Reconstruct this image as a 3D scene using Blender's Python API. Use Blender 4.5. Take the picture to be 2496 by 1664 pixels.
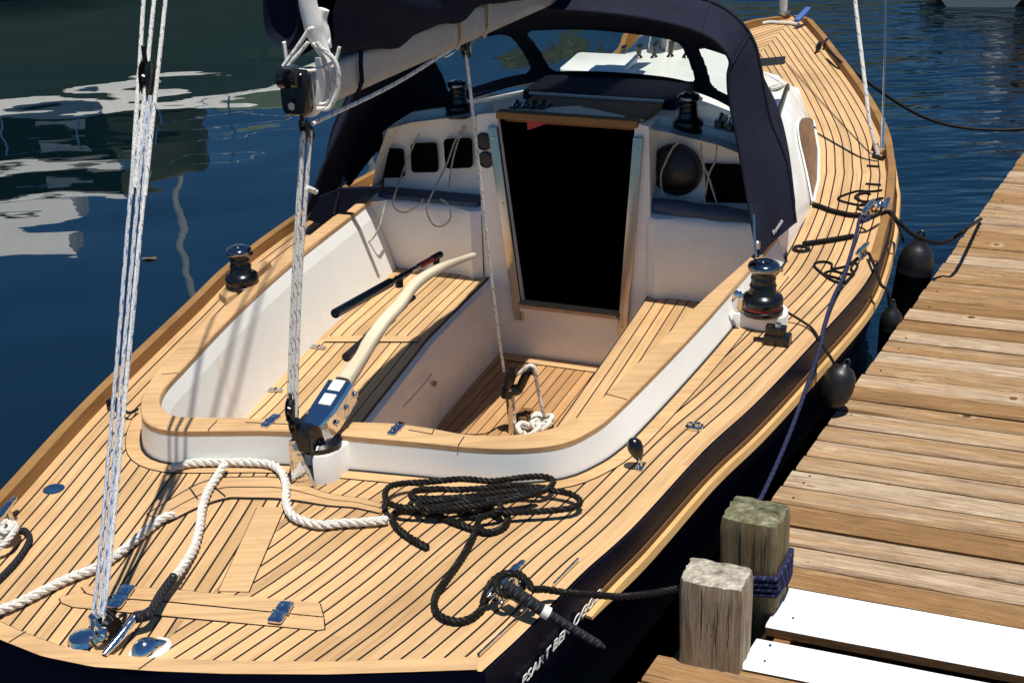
import bpy, bmesh, math, random
import numpy as np
from mathutils import Vector, noise as mnoise

for o in list(bpy.data.objects): bpy.data.objects.remove(o, do_unlink=True)
SC = bpy.context.scene
COL = SC.collection
rnd = random.Random(7)
R = math.radians

# ------------------------------------------------------------------ camera
CAM_Z, PITCH, ROLL, FPX = 3.15, R(24), R(2.2), 3400.0      # FPX: focal length in photo pixels (2496 wide)
Fw = np.array([0, math.cos(PITCH), -math.sin(PITCH)])
R0 = np.array([1.0, 0, 0]); U0 = np.cross(R0, Fw)
Rt = math.cos(ROLL)*R0 - math.sin(ROLL)*U0
Up = math.sin(ROLL)*R0 + math.cos(ROLL)*U0
CAMP = np.array([0, 0, CAM_Z])
cd = bpy.data.cameras.new('camera'); cam = bpy.data.objects.new('camera', cd); COL.objects.link(cam)
cd.sensor_width = 36; cd.lens = 36*FPX/2496; cd.clip_end = 2000; cd.clip_start = 0.05
from mathutils import Matrix
M3 = Matrix(((Rt[0], Up[0], -Fw[0]), (Rt[1], Up[1], -Fw[1]), (Rt[2], Up[2], -Fw[2])))
cam.matrix_world = Matrix.Translation(Vector(CAMP)) @ M3.to_4x4()
SC.camera = cam

# ------------------------------------------------------------------ world, sun, exposure
SUN_AZ, SUN_EL = R(144), R(79.3)            # azimuth clockwise from +Y
wd = bpy.data.worlds.new('World'); SC.world = wd; wd.use_nodes = True
nt = wd.node_tree; bg = nt.nodes['Background']
sk = nt.nodes.new('ShaderNodeTexSky'); sk.sky_type = 'NISHITA'; sk.sun_disc = False
sk.sun_elevation = SUN_EL; sk.sun_rotation = SUN_AZ; sk.air_density = 1.0; sk.dust_density = 0.0; sk.ozone_density = 6.0
tn = nt.nodes.new('ShaderNodeMix'); tn.data_type = 'RGBA'; tn.blend_type = 'MULTIPLY'; tn.inputs[0].default_value = 1; tn.inputs[7].default_value = (.52, .86, 1.08, 1)   # deep clear-weather blue
nt.links.new(sk.outputs[0], tn.inputs[6]); nt.links.new(tn.outputs[2], bg.inputs[0]); bg.inputs[1].default_value = 0.054
sl = bpy.data.lights.new('sun', 'SUN'); sl.energy = 4.5; sl.angle = R(0.5); sl.color = (1.0, 0.96, 0.89)
so = bpy.data.objects.new('sun', sl); COL.objects.link(so)
sd = Vector((math.sin(SUN_AZ)*math.cos(SUN_EL), math.cos(SUN_AZ)*math.cos(SUN_EL), math.sin(SUN_EL)))
so.rotation_euler = sd.to_track_quat('Z', 'Y').to_euler(); so.location = (6, -6, 12)
vs = SC.view_settings
SC.display_settings.display_device = 'sRGB'
vs.view_transform = 'Standard'; vs.look = 'None'; vs.gamma = 1; vs.exposure = 0.25; vs.use_curve_mapping = False

# ------------------------------------------------------------------ measuring: photo pixel -> point on a real plane
def crop(ox, oy, s): return lambda x, y: (ox+x/s, oy+y/s)
cA = crop(0,0,1.8846); cB = crop(600,0,2.613); cC = crop(1150,0,2.613); cD = crop(1750,0,2.614)
cE = crop(300,550,2.614); cF = crop(900,550,2.614); cG = crop(1650,400,2.24); cH = crop(0,1000,2.362)
cI = crop(800,1050,2.554); cJ = crop(1550,1050,2.486); cK = crop(600,0,5.226); cL = crop(1550,150,3.484)
cM = crop(1230,1420,6.427); cN = crop(1960,400,4.9); cO = crop(1780,600,5.226); cQ = crop(650,880,4.9)
cR = crop(0,1200,5.227); cS = crop(1160,850,6.818); cT = crop(2030,0,4.751); cV = crop(1850,480,13.06)
cU = crop(0,0,.9423)
def ray(p): return Fw+(p[0]-1248)/FPX*Rt-(p[1]-832)/FPX*Up
def W(p, z):
    d = ray(p); return CAMP+(z-CAM_Z)/d[2]*d
def WY(p, y):
    d = ray(p); return CAMP+y/d[1]*d
def WP(p, o, n):
    d = ray(p); o = np.array(o); n = np.array(n); return CAMP+((o-CAMP)@n)/(d@n)*d
# boat axes: s forward, t to starboard
BO = np.array([-1.107, 3.12]); BA = R(22.7)
ef = np.array([math.sin(BA), math.cos(BA)]); es = np.array([math.cos(BA), -math.sin(BA)])
def AX(s, t, z): return np.array([BO[0]+s*ef[0]+t*es[0], BO[1]+s*ef[1]+t*es[1], z])
def ST(w):
    d = np.array([w[0], w[1]])-BO; return float(d@ef), float(d@es)
ef3 = np.array([ef[0], ef[1], 0]); es3 = np.array([es[0], es[1], 0]); ez = np.array([0, 0, 1.0])
def WS(p, s): return WP(p, AX(s, 0, 0), ef3)         # on the athwartships plane at station s
def zdeck(s):
    return 0.85 + 0.16*max(0.0, (s-4.6)/3.6)**1.5
def WD(p, up=0.0):
    z = 0.85
    for _ in range(8):
        w = W(p, z+up); z = zdeck(ST(w)[0])
    return W(p, z+up)

# ------------------------------------------------------------------ mesh helpers
def catmull(P, step=None, n=None, closed=False):
    P = [np.array(p, float) for p in P]
    Q = [P[-1]]+P+[P[0], P[1]] if closed else [2*P[0]-P[1]]+P+[2*P[-1]-P[-2]]
    out = []
    segs = len(P) if closed else len(P)-1
    for i in range(segs):
        a, b, c, d = Q[i], Q[i+1], Q[i+2], Q[i+3]
        m = n or max(2, int(np.linalg.norm(c-b)/step))
        for k in range(m):
            t = k/m
            out.append(0.5*((2*b)+(c-a)*t+(2*a-5*b+4*c-d)*t*t+(3*b-a-3*c+d)*t**3))
    if not closed: out.append(P[-1])
    return out
def resample(P, n):
    P = np.array(P); d = np.r_[0, np.cumsum(np.linalg.norm(np.diff(P, axis=0), axis=1))]
    u = np.linspace(0, d[-1], n)
    return [np.array([np.interp(x, d, P[:, k]) for k in range(P.shape[1])]) for x in u]
def frames(P):
    P = [np.array(p, float) for p in P]; n = len(P); T = []
    for i in range(n):
        t = P[min(i+1, n-1)]-P[max(i-1, 0)]; l = np.linalg.norm(t); T.append(t/l if l > 1e-9 else np.array([0, 0, 1.0]))
    a = np.array([0, 0, 1.0]) if abs(T[0][2]) < .9 else np.array([1.0, 0, 0])
    N = a-(a@T[0])*T[0]; N /= np.linalg.norm(N); out = []
    for i in range(n):
        N = N-(N@T[i])*T[i]; l = np.linalg.norm(N); N = N/l if l > 1e-9 else N
        out.append((P[i], T[i], N, np.cross(T[i], N)))
    return out
class MB:
    def __init__(s): s.v = []; s.f = []; s.mi = []; s.st = []; s.flat = []
    def add(s, vs_, fs, mi=0, st=None, flat=False):
        b = len(s.v); s.v += [tuple(map(float, p)) for p in vs_]
        s.st += list(st) if st is not None else [(0.0, 0.0)]*len(vs_)
        for f in fs: s.f.append(tuple(b+i for i in f)); s.mi.append(mi); s.flat.append(flat)
        return s
    def loft(s, rings, mi=0, closed=True, caps=True, flat=False, st=None):
        n = len(rings[0]); V = [p for r in rings for p in r]; Fs = []
        for i in range(len(rings)-1):
            for j in range(n if closed else n-1):
                k = (j+1) % n; Fs.append((i*n+j, i*n+k, (i+1)*n+k, (i+1)*n+j))
        if caps and closed:
            Fs.append(tuple(range(n))[::-1]); Fs.append(tuple((len(rings)-1)*n+j for j in range(n)))
        return s.add(V, Fs, mi, st, flat)
    def tube(s, P, r, n=8, mi=0, caps=True, sx=1.0, sy=1.0):
        fr = frames(P); rr = r if hasattr(r, '__len__') else [r]*len(fr); rings = []; st = []; L = 0
        for i, (p, t, N, B) in enumerate(fr):
            if i: L += np.linalg.norm(p-fr[i-1][0])
            rings.append([p+rr[i]*(sx*math.cos(2*math.pi*k/n)*N+sy*math.sin(2*math.pi*k/n)*B) for k in range(n)])
            st += [(L, k/n) for k in range(n)]
        return s.loft(rings, mi, True, caps, st=st)
    def rope(s, P, r, pitch=None, mi=0):
        pitch = pitch or r*5.5; P = catmull(P, step=pitch/7); fr = frames(P)
        L = np.r_[0, np.cumsum([np.linalg.norm(fr[i+1][0]-fr[i][0]) for i in range(len(fr)-1)])]
        for k in range(3):
            Q = []
            for (p, t, N, B), l in zip(fr, L):
                a = 2*math.pi*(l/pitch+k/3); Q.append(p+r*.5*(math.cos(a)*N+math.sin(a)*B))
            s.tube(Q, r*.54, 6, mi)
        return s
    def lathe(s, prof, o=(0, 0, 0), ax=(0, 0, 1), n=24, mi=0, caps=True):
        o = np.array(o, float); ax = np.array(ax, float); ax /= np.linalg.norm(ax)
        a = np.array([1.0, 0, 0]) if abs(ax[0]) < .9 else np.array([0, 1.0, 0])
        N = a-(a@ax)*ax; N /= np.linalg.norm(N); B = np.cross(ax, N)
        return s.loft([[o+h*ax+r*(math.cos(2*math.pi*k/n)*N+math.sin(2*math.pi*k/n)*B) for k in range(n)] for r, h in prof], mi, True, caps)
    def box(s, c, X, Y, Z, mi=0, flat=True):            # centre and three half-extent vectors
        c, X, Y, Z = [np.array(q, float) for q in (c, X, Y, Z)]
        V = [c+a*X+b*Y+d*Z for d in (-1, 1) for a, b in ((-1, -1), (1, -1), (1, 1), (-1, 1))]
        return s.add(V, [(3, 2, 1, 0), (4, 5, 6, 7), (0, 1, 5, 4), (1, 2, 6, 5), (2, 3, 7, 6), (3, 0, 4, 7)], mi, None, flat)
    def rbox(s, c, X, Y, Z, rr=.2, mi=0, n=4):          # box with rounded vertical edges and softened rims
        c, X, Y, Z = [np.array(q, float) for q in (c, X, Y, Z)]; rings = []
        lx, ly, lz = [np.linalg.norm(q) for q in (X, Y, Z)]; q = min(lx, ly)*rr; ql = min(q, lz*.5)
        def ring(ins, h):
            pts = []
            for cx, cy, a0 in ((1, 1, 0), (-1, 1, 90), (-1, -1, 180), (1, -1, 270)):
                for k in range(n+1):
                    a = R(a0+90*k/n); pts.append(c+((cx*(lx-q)+(q-ins)*math.cos(a))*X/lx)+((cy*(ly-q)+(q-ins)*math.sin(a))*Y/ly)+h*Z/lz)
            return pts
        return s.loft([ring(ql*.5, -lz), ring(0, -lz+ql*.5), ring(0, lz-ql*.5), ring(ql*.5*.3, lz-ql*.15), ring(ql*.6, lz)], mi)
    def ribbon(s, A, B, mi=0, thick=0.0):
        n = len(A); V = list(A)+list(B); Fs = [(i, i+1, n+i+1, n+i) for i in range(n-1)]
        L = [0]
        for i in range(n-1): L.append(L[-1]+np.linalg.norm(np.array(A[i+1])-np.array(A[i])))
        w = np.linalg.norm(np.array(A[0])-np.array(B[0]))
        return s.add(V, Fs, mi, [(l, 0.0) for l in L]+[(l, w) for l in L])
    def sphere(s, c, r, n=16, mi=0, X=(1,0,0), Y=(0,1,0), Z=(0,0,1)):
        c, X, Y, Z = [np.array(q, float) for q in (c, X, Y, Z)]; m = n//2
        rings = [[c+r*(math.sin(math.pi*(i+.02)/(m+.04))*(math.cos(2*math.pi*k/n)*X+math.sin(2*math.pi*k/n)*Y)-math.cos(math.pi*(i+.02)/(m+.04))*Z) for k in range(n)] for i in range(m+1)]
        return s.loft(rings, mi)
    def poly(s, P, mi=0, flat=True): return s.add(P, [tuple(range(len(P)))], mi, None, flat)
    def prism(s, P, h, mi=0):
        P = [np.array(p, float) for p in P]; h = np.array(h, float)
        return s.loft([P, [p+h for p in P]], mi, flat=True)
def obj(name, mb, mats, parent=None, smooth=40):
    me = bpy.data.meshes.new(name); o = None
    base = np.array(parent['_base']) if parent is not None else np.zeros(3)
    me.from_pydata([tuple(np.array(v)-base) for v in mb.v], [], mb.f)
    for m in (mats if isinstance(mats, (list, tuple)) else [mats]): me.materials.append(m)
    me.polygons.foreach_set('material_index', mb.mi)
    me.polygons.foreach_set('use_smooth', [not f for f in mb.flat])
    at = me.attributes.new('st', 'FLOAT_VECTOR', 'POINT')
    at.data.foreach_set('vector', np.array([(a, b, 0.0) for a, b in mb.st], dtype=np.float32).ravel())
    bm = bmesh.new(); bm.from_mesh(me); bmesh.ops.recalc_face_normals(bm, faces=bm.faces); bm.to_mesh(me); bm.free()
    if smooth: me.set_sharp_from_angle(angle=R(smooth))
    o = bpy.data.objects.new(name, me); COL.objects.link(o)
    if parent is not None: o.parent = parent; o['_base'] = [float(x) for x in base]
    else: o['_base'] = [0.0, 0.0, 0.0]
    return o
def thing(name, label, cat, loc, group=None):
    o = bpy.data.objects.new(name, None); COL.objects.link(o); o.location = [float(x) for x in loc]
    o.empty_display_size = .1; o['_base'] = [float(x) for x in loc]
    o['label'] = label; o['category'] = cat
    if group: o['group'] = group
    return o
def tag(o, label, cat, group=None):
    o['label'] = label; o['category'] = cat
    if group: o['group'] = group
    return o
def structure(o, kind='structure'): o['kind'] = kind; return o

# ------------------------------------------------------------------ materials
def nm(name, col=(.5,.5,.5), rough=.5, metal=0.0, spec=.5, coat=0.0):
    m = bpy.data.materials.new(name); m.use_nodes = True; t = m.node_tree; b = t.nodes['Principled BSDF']
    b.inputs['Base Color'].default_value = (*col, 1); b.inputs['Roughness'].default_value = rough
    b.inputs['Metallic'].default_value = metal; b.inputs['Specular IOR Level'].default_value = spec
    b.inputs['Coat Weight'].default_value = coat; b.inputs['Coat Roughness'].default_value = .06
    return m, t, b
def N(t, typ, **kw):
    n = t.nodes.new(typ)
    for k, v in kw.items():
        if k.startswith('i_'):
            key = k[2:]; n.inputs[int(key) if key.isdigit() else key].default_value = v
        else: setattr(n, k, v)
    return n
def MT(t, op, a, b=None, c=None, clamp=False):
    n = t.nodes.new('ShaderNodeMath'); n.operation = op; n.use_clamp = clamp
    for i, x in enumerate((a, b, c)):
        if x is None: continue
        if hasattr(x, 'is_output'): t.links.new(x, n.inputs[i])
        else: n.inputs[i].default_value = x
    return n.outputs[0]
def MIX(t, f, a, b, blend='MIX'):
    n = t.nodes.new('ShaderNodeMix'); n.data_type = 'RGBA'; n.blend_type = blend
    for sock, x in ((n.inputs[0], f), (n.inputs[6], a), (n.inputs[7], b)):
        if hasattr(x, 'is_output'): t.links.new(x, sock)
        else: sock.default_value = x if isinstance(x, (int, float)) else (*x, 1)
    return n.outputs[2]
def OBJ(t, scale=(1,1,1), attr=None):
    if attr: src = N(t, 'ShaderNodeAttribute', attribute_name=attr).outputs['Vector']
    else: src = t.nodes.new('ShaderNodeTexCoord').outputs['Object']
    mp = N(t, 'ShaderNodeMapping'); mp.inputs['Scale'].default_value = scale; t.links.new(src, mp.inputs[0]); return mp.outputs[0]
def NOISE(t, vec, scale=5, detail=3, rough=.5, out=0):
    n = N(t, 'ShaderNodeTexNoise', i_Scale=scale, i_Detail=detail, i_Roughness=rough); t.links.new(vec, n.inputs['Vector']); return n.outputs[out]
def RAMP(t, f, stops):
    n = t.nodes.new('ShaderNodeValToRGB'); r = n.color_ramp
    while len(r.elements) < len(stops): r.elements.new(.5)
    for e, (p, c) in zip(r.elements, stops): e.position = p; e.color = (*c, 1) if len(c) == 3 else c
    t.links.new(f, n.inputs[0]); return n.outputs[0]
def BUMP(t, b, h, dist=.001, strength=1.0):
    n = N(t, 'ShaderNodeBump', i_Distance=dist, i_Strength=strength); t.links.new(h, n.inputs['Height']); t.links.new(n.outputs[0], b.inputs['Normal'])

TEAK = (.61, .385, .19)
def teak_mat(name, pitch=None, caulk=.0032, start=0.0, col=TEAK, grain=(3, 60, 60), dark=1.0):
    m, t, b = nm(name, col, .62, spec=.25)
    if pitch:
        at = N(t, 'ShaderNodeAttribute', attribute_name='st'); sx = N(t, 'ShaderNodeSeparateXYZ'); t.links.new(at.outputs['Vector'], sx.inputs[0])
        u, v = sx.outputs[0], sx.outputs[1]
        av = MT(t, 'SUBTRACT', MT(t, 'ABSOLUTE', v), start)
        q = MT(t, 'DIVIDE', av, pitch); cell = MT(t, 'FLOOR', q); fr = MT(t, 'FRACT', q)
        line = MT(t, 'MULTIPLY', MT(t, 'LESS_THAN', fr, caulk*2/pitch), MT(t, 'GREATER_THAN', av, -.0001))
        sgn = MT(t, 'SIGN', v)
        wn = N(t, 'ShaderNodeTexWhiteNoise', noise_dimensions='2D')
        # butt joints: each plank is cut in lengths
        cb = N(t, 'ShaderNodeCombineXYZ'); t.links.new(MT(t, 'ADD', MT(t, 'MULTIPLY', sgn, 37), cell), cb.inputs[0])
        seg = MT(t, 'FLOOR', MT(t, 'DIVIDE', MT(t, 'ADD', u, MT(t, 'MULTIPLY', cell, .77)), 1.9)); t.links.new(seg, cb.inputs[1])
        t.links.new(cb.outputs[0], wn.inputs['Vector'])
        gv = N(t, 'ShaderNodeCombineXYZ'); t.links.new(MT(t, 'MULTIPLY', u, 3.0), gv.inputs[0]); t.links.new(MT(t, 'MULTIPLY', v, 90.0), gv.inputs[1]); t.links.new(MT(t, 'MULTIPLY', wn.outputs[0], 40), gv.inputs[2])
        g = NOISE(t, gv.outputs[0], 1.0, 4, .6); tone = wn.outputs[0]
    else:
        g = NOISE(t, OBJ(t, grain), 1.0, 4, .6); tone = NOISE(t, OBJ(t), 1.7, 2)
    big = NOISE(t, OBJ(t), 2.3, 4, .6)
    c = RAMP(t, g, [(.3, [x*.80*dark for x in col]), (.5, [x*dark for x in col]), (.72, [min(1, x*1.14*dark) for x in col])])
    c = MIX(t, 1.0, c, RAMP(t, tone, [(0, (.80, .77, .72)), (.35, (.93, .93, .93)), (.7, (1.0, 1.0, .98)), (1, (1.10, 1.08, 1.05))]), 'MULTIPLY')
    c = MIX(t, 1.0, c, RAMP(t, big, [(.28, (.80, .77, .72)), (.5, (.97, .96, .95)), (.62, (1, 1, 1)), (.8, (1.06, 1.06, 1.05))]), 'MULTIPLY')
    spots = NOISE(t, OBJ(t), 38, 3, .7)
    c = MIX(t, MT(t, 'MULTIPLY', MT(t, 'GREATER_THAN', spots, .715), .35), c, (.16, .085, .035))
    if pitch: c = MIX(t, line, c, (.009, .007, .006)); h = MT(t, 'SUBTRACT', MT(t, 'MULTIPLY', g, .25), MT(t, 'MULTIPLY', line, 1.0))
    else: h = g
    t.links.new(c, b.inputs['Base Color']); BUMP(t, b, h, .0012)
    return m
m_deck = teak_mat('teak_deck', .0465, .0034, .070)
m_seat = teak_mat('teak_seat', .050, .0028, 0.0)
m_teak = teak_mat('teak_plain')
m_rail = teak_mat('teak_rail', col=(.30, .16, .055), grain=(5, 5, 120))
m_rub = teak_mat('varnished_rub_rail', col=(.68, .42, .17), grain=(5, 5, 140)); m_rub.node_tree.nodes['Principled BSDF'].inputs['Roughness'].default_value = .3
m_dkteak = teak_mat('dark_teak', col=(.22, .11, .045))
def gel(name, col, rough=.25):
    m, t, b = nm(name, col, rough, spec=.5)
    n = NOISE(t, OBJ(t), 3.5, 5, .65); s = NOISE(t, OBJ(t, (9, 9, 2)), 2, 4, .7)
    c = MIX(t, 1.0, col, RAMP(t, n, [(.3, (.965, .962, .95)), (.6, (1, 1, 1))]), 'MULTIPLY')
    c = MIX(t, MT(t, 'MULTIPLY', MT(t, 'GREATER_THAN', s, .70), .05), c, (.45, .42, .36))
    t.links.new(c, b.inputs['Base Color']); t.links.new(MT(t, 'MULTIPLY_ADD', n, .25, rough-.1), b.inputs['Roughness'])
    BUMP(t, b, NOISE(t, OBJ(t), 9, 2), .002, .3); return m
m_white = gel('white_gelcoat', (.85, .845, .79))
m_navy = nm('navy_hull_paint', (.0025, .0038, .015), .4, spec=.10)[0]
def canvas(name, col, wr=.004):
    m, t, b = nm(name, col, .9, spec=.12)
    w1 = N(t, 'ShaderNodeTexNoise', i_Scale=420.0, i_Detail=1.0); big = NOISE(t, OBJ(t), 5, 5, .65)
    t.links.new(OBJ(t), w1.inputs['Vector'])
    c = MIX(t, 1.0, col, RAMP(t, big, [(.3, (.75, .75, .78)), (.7, (1.2, 1.2, 1.18))]), 'MULTIPLY')
    c = MIX(t, 1.0, c, RAMP(t, w1.outputs[0], [(.35, (.8, .8, .8)), (.65, (1.15, 1.15, 1.15))]), 'MULTIPLY')
    t.links.new(c, b.inputs['Base Color'])
    BUMP(t, b, MT(t, 'ADD', MT(t, 'MULTIPLY', big, 3), MT(t, 'MULTIPLY', w1.outputs[0], .3)), wr); return m
m_canvas = canvas('navy_canvas', (.017, .019, .034), .002)
m_cover = canvas('navy_sail_cover', (.0085, .012, .028), .002)
m_chrome, t, b = nm('polished_steel', (.74, .73, .72), .11, 1.0); _n = NOISE(t, OBJ(t), 26, 2, .5); BUMP(t, b, _n, .0035, .8)
m_dchrome = nm('dark_chrome', (.30, .30, .31), .12, 1.0)[0]
m_steel = nm('brushed_steel', (.55, .54, .52), .28, 1.0)[0]
m_channel = nm('warm_steel_channel', (.52, .46, .40), .22, .9)[0]  # warm tint paints the brown wood mirrored in the polished steel
m_black = nm('black_anodised', (.006, .006, .007), .22, spec=.6)[0]
m_rubber = nm('black_rubber', (.010, .010, .011), .42)[0]
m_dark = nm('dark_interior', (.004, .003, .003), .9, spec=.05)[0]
m_caulk = nm('black_caulk', (.008, .007, .006), .55)[0]
m_red = nm('red_band', (.45, .015, .02), .35)[0]
def alu(name, col, rough):
    m, t, b = nm(name, col, rough, .12); n = NOISE(t, OBJ(t), 14, 4, .7)
    t.links.new(MIX(t, 1.0, col, RAMP(t, n, [(.3, (.88, .88, .88)), (.7, (1.05, 1.05, 1.05))]), 'MULTIPLY'), b.inputs['Base Color']); return m
m_boom = alu('boom_aluminium', (.44, .435, .40), .45)
m_sail = nm('white_sailcloth', (.82, .80, .74), .8)[0]
def ropemat(name, col, fleck=None, amt=.5, scale=60, rough=.85):
    m, t, b = nm(name, col, rough, spec=.15)
    at = N(t, 'ShaderNodeAttribute', attribute_name='st'); sx = N(t, 'ShaderNodeSeparateXYZ'); t.links.new(at.outputs['Vector'], sx.inputs[0])
    n = NOISE(t, OBJ(t), 160, 3, .6); c = MIX(t, 1.0, col, RAMP(t, n, [(.3, (.6, .6, .6)), (.7, (1.15, 1.15, 1.15))]), 'MULTIPLY')
    if fleck:
        ph = MT(t, 'FRACT', MT(t, 'ADD', MT(t, 'MULTIPLY', sx.outputs[0], scale), MT(t, 'MULTIPLY', sx.outputs[1], 2)))
        ph2 = MT(t, 'FRACT', MT(t, 'SUBTRACT', MT(t, 'MULTIPLY', sx.outputs[0], scale*.5), sx.outputs[1]))
        f = MT(t, 'MULTIPLY', MT(t, 'LESS_THAN', ph, amt), MT(t, 'LESS_THAN', ph2, .5)); c = MIX(t, f, c, fleck)
    t.links.new(c, b.inputs['Base Color']); BUMP(t, b, n, .0015); return m
m_wrope = ropemat('white_twisted_rope', (.74, .71, .63))
m_krope = ropemat('black_twisted_rope', (.012, .0105, .009)); m_krope.node_tree.nodes['Principled BSDF'].inputs['Roughness'].default_value = .5
m_kbraid = ropemat('black_braided_rope', (.014, .014, .017), (.05, .05, .06), .45, 90)
m_sheet = ropemat('white_sheet_rope', (.84, .82, .75), (.16, .13, .11), .16, 22)
m_bsheet = ropemat('blue_fleck_rope', (.66, .66, .66), (.08, .17, .36), .38, 14)
m_nrope = ropemat('navy_dock_line', (.018, .020, .06), (.06, .065, .14), .4, 60)
m_tan = ropemat('tan_rope', (.55, .46, .33))
def wood_mat(name, grey=.4, col=(.44, .255, .11), vs=1.0, post=False):
    m, t, b = nm(name, col, .8, spec=.2)
    at = N(t, 'ShaderNodeAttribute', attribute_name='st'); sx = N(t, 'ShaderNodeSeparateXYZ'); t.links.new(at.outputs['Vector'], sx.inputs[0])
    u, v = sx.outputs[0], sx.outputs[1]           # u along the board, v across; v integer part = board number
    cell = MT(t, 'FLOOR', v) if not post else MT(t, 'FLOOR', MT(t, 'MULTIPLY', v, .1)); wn = N(t, 'ShaderNodeTexWhiteNoise', noise_dimensions='1D'); t.links.new(cell, wn.inputs['W'])
    cb = N(t, 'ShaderNodeCombineXYZ'); t.links.new(MT(t, 'ADD', u, MT(t, 'MULTIPLY', wn.outputs[0], 31)), cb.inputs[0]); t.links.new(MT(t, 'MULTIPLY', v, vs), cb.inputs[1])
    mp = N(t, 'ShaderNodeMapping'); mp.inputs['Scale'].default_value = (1.1, 3.2, 1); t.links.new(cb.outputs[0], mp.inputs[0])
    warp = NOISE(t, mp.outputs[0], 1.4, 3, .55, 1)
    wv = N(t, 'ShaderNodeVectorMath', operation='MULTIPLY_ADD'); t.links.new(warp, wv.inputs[0]); wv.inputs[1].default_value = (.30, .85, 0); t.links.new(cb.outputs[0], wv.inputs[2])
    mp2 = N(t, 'ShaderNodeMapping'); mp2.inputs['Scale'].default_value = (3.0, 11, 1); t.links.new(wv.outputs[0], mp2.inputs[0])
    g = NOISE(t, mp2.outputs[0], 1.0, 6, .68)
    mp3 = N(t, 'ShaderNodeMapping'); mp3.inputs['Scale'].default_value = (8, 50, 1); t.links.new(cb.outputs[0], mp3.inputs[0])
    fine = NOISE(t, mp3.outputs[0], 1.0, 4, .7); blot = NOISE(t, mp.outputs[0], .9, 4, .6)
    c = RAMP(t, g, [(.26, [x*.30 for x in col]), (.38, [x*.78 for x in col]), (.55, [x*1.12 for x in col]), (.72, (.66, .47, .26))])
    gm = MT(t, 'MULTIPLY', MT(t, 'ADD', MT(t, 'MULTIPLY_ADD', blot, 1.6, -.62), MT(t, 'MULTIPLY_ADD', wn.outputs[0], .9, -.35)), grey*2, clamp=True)
    c = MIX(t, gm, c, RAMP(t, g, [(.28, (.17, .135, .10)), (.5, (.43, .365, .285)), (.72, (.62, .55, .45))]))
    c = MIX(t, 1.0, c, RAMP(t, fine, [(.30, (.38, .34, .31)), (.42, (.90, .89, .88)), (.55, (1.0, 1.0, 1.0)), (.7, (1.14, 1.14, 1.12))]), 'MULTIPLY')
    c = MIX(t, 1.0, c, RAMP(t, wn.outputs[0], [(0, (.66, .62, .58)), (.3, (.85, .82, .80)), (.6, (1.0, 1.0, 1.0)), (1, (1.16, 1.14, 1.1))]), 'MULTIPLY')
    vk = N(t, 'ShaderNodeTexVoronoi', i_Scale=1.0, feature='F1'); mpk = N(t, 'ShaderNodeMapping'); mpk.inputs['Scale'].default_value = (6.5, .9, 1); t.links.new(cb.outputs[0], mpk.inputs[0]); t.links.new(mpk.outputs[0], vk.inputs['Vector'])
    vr = N(t, 'ShaderNodeSeparateXYZ'); t.links.new(vk.outputs['Color'], vr.inputs[0]); pick = MT(t, 'GREATER_THAN', vr.outputs[0], .86)
    c = MIX(t, MT(t, 'MULTIPLY', MT(t, 'MULTIPLY', pick, MT(t, 'LESS_THAN', vk.outputs['Distance'], .24)), .4), c, (.62, .46, .27))
    c = MIX(t, MT(t, 'MULTIPLY', pick, MT(t, 'LESS_THAN', vk.outputs['Distance'], .11)), c, (.12, .06, .03))
    chk = N(t, 'ShaderNodeMapping'); chk.inputs['Scale'].default_value = (2.2, 30, 1); t.links.new(wv.outputs[0], chk.inputs[0])
    ck = NOISE(t, chk.outputs[0], 1.0, 3, .6); c = MIX(t, MT(t, 'MULTIPLY', MT(t, 'LESS_THAN', ck, .36), .8), c, (.07, .04, .022))
    st_ = NOISE(t, mp.outputs[0], 2.2, 5, .7); c = MIX(t, MT(t, 'MULTIPLY', MT(t, 'GREATER_THAN', st_, .56), .42), c, (.20, .115, .05))
    t.links.new(c, b.inputs['Base Color']); BUMP(t, b, MT(t, 'ADD', g, MT(t, 'MULTIPLY', fine, .6)), .004); return m
m_plank = wood_mat('weathered_planks', .46, (.40, .23, .098))
m_post = wood_mat('weathered_post_pale', .62, (.38, .27, .145), 5.0, True)
m_post2 = wood_mat('weathered_post_green', .55, (.27, .215, .11), 5.0, True)
def end_grain(name, a, bb):
    m, t, b = nm(name, a, .9, spec=.15); n = NOISE(t, OBJ(t), 22, 6, .7); n2 = NOISE(t, OBJ(t, (1, 9, 1)), 18, 4, .7)
    c = RAMP(t, n, [(.32, [x*.3 for x in a]), (.5, a), (.66, bb)]); c = MIX(t, 1.0, c, RAMP(t, n2, [(.35, (.55, .55, .55)), (.55, (1, 1, 1))]), 'MULTIPLY')
    t.links.new(c, b.inputs['Base Color']); BUMP(t, b, MT(t, 'ADD', n, n2), .008); return m
m_end_pale = end_grain('pale_end_grain', (.50, .44, .34), (.78, .72, .60)); m_end_green = end_grain('greenish_end_grain', (.20, .19, .11), (.40, .37, .24))
m, t, b = nm('white_dock_paint', (.86, .86, .85), .45); n = NOISE(t, OBJ(t), 30, 3, .7)
t.links.new(MIX(t, MT(t, 'GREATER_THAN', n, .70), (.86, .86, .85), (.3, .22, .15)), b.inputs['Base Color']); BUMP(t, b, NOISE(t, OBJ(t, (2, 2, 1)), 20, 3), .002); m_wpaint = m
m_glass = nm('smoky_vinyl', (.62, .68, .64), .03)[0]; b = m_glass.node_tree.nodes['Principled BSDF']; b.inputs['Transmission Weight'].default_value = 1; b.inputs['IOR'].default_value = 1.02
m_tint = nm('tinted_window', (.10, .055, .03), .12, coat=.6)[0]
m_letter = nm('white_lettering', (.75, .74, .70), .5)[0]
m_bluetray = nm('blue_grey_bag', (.035, .06, .11), .6)[0]
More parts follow.
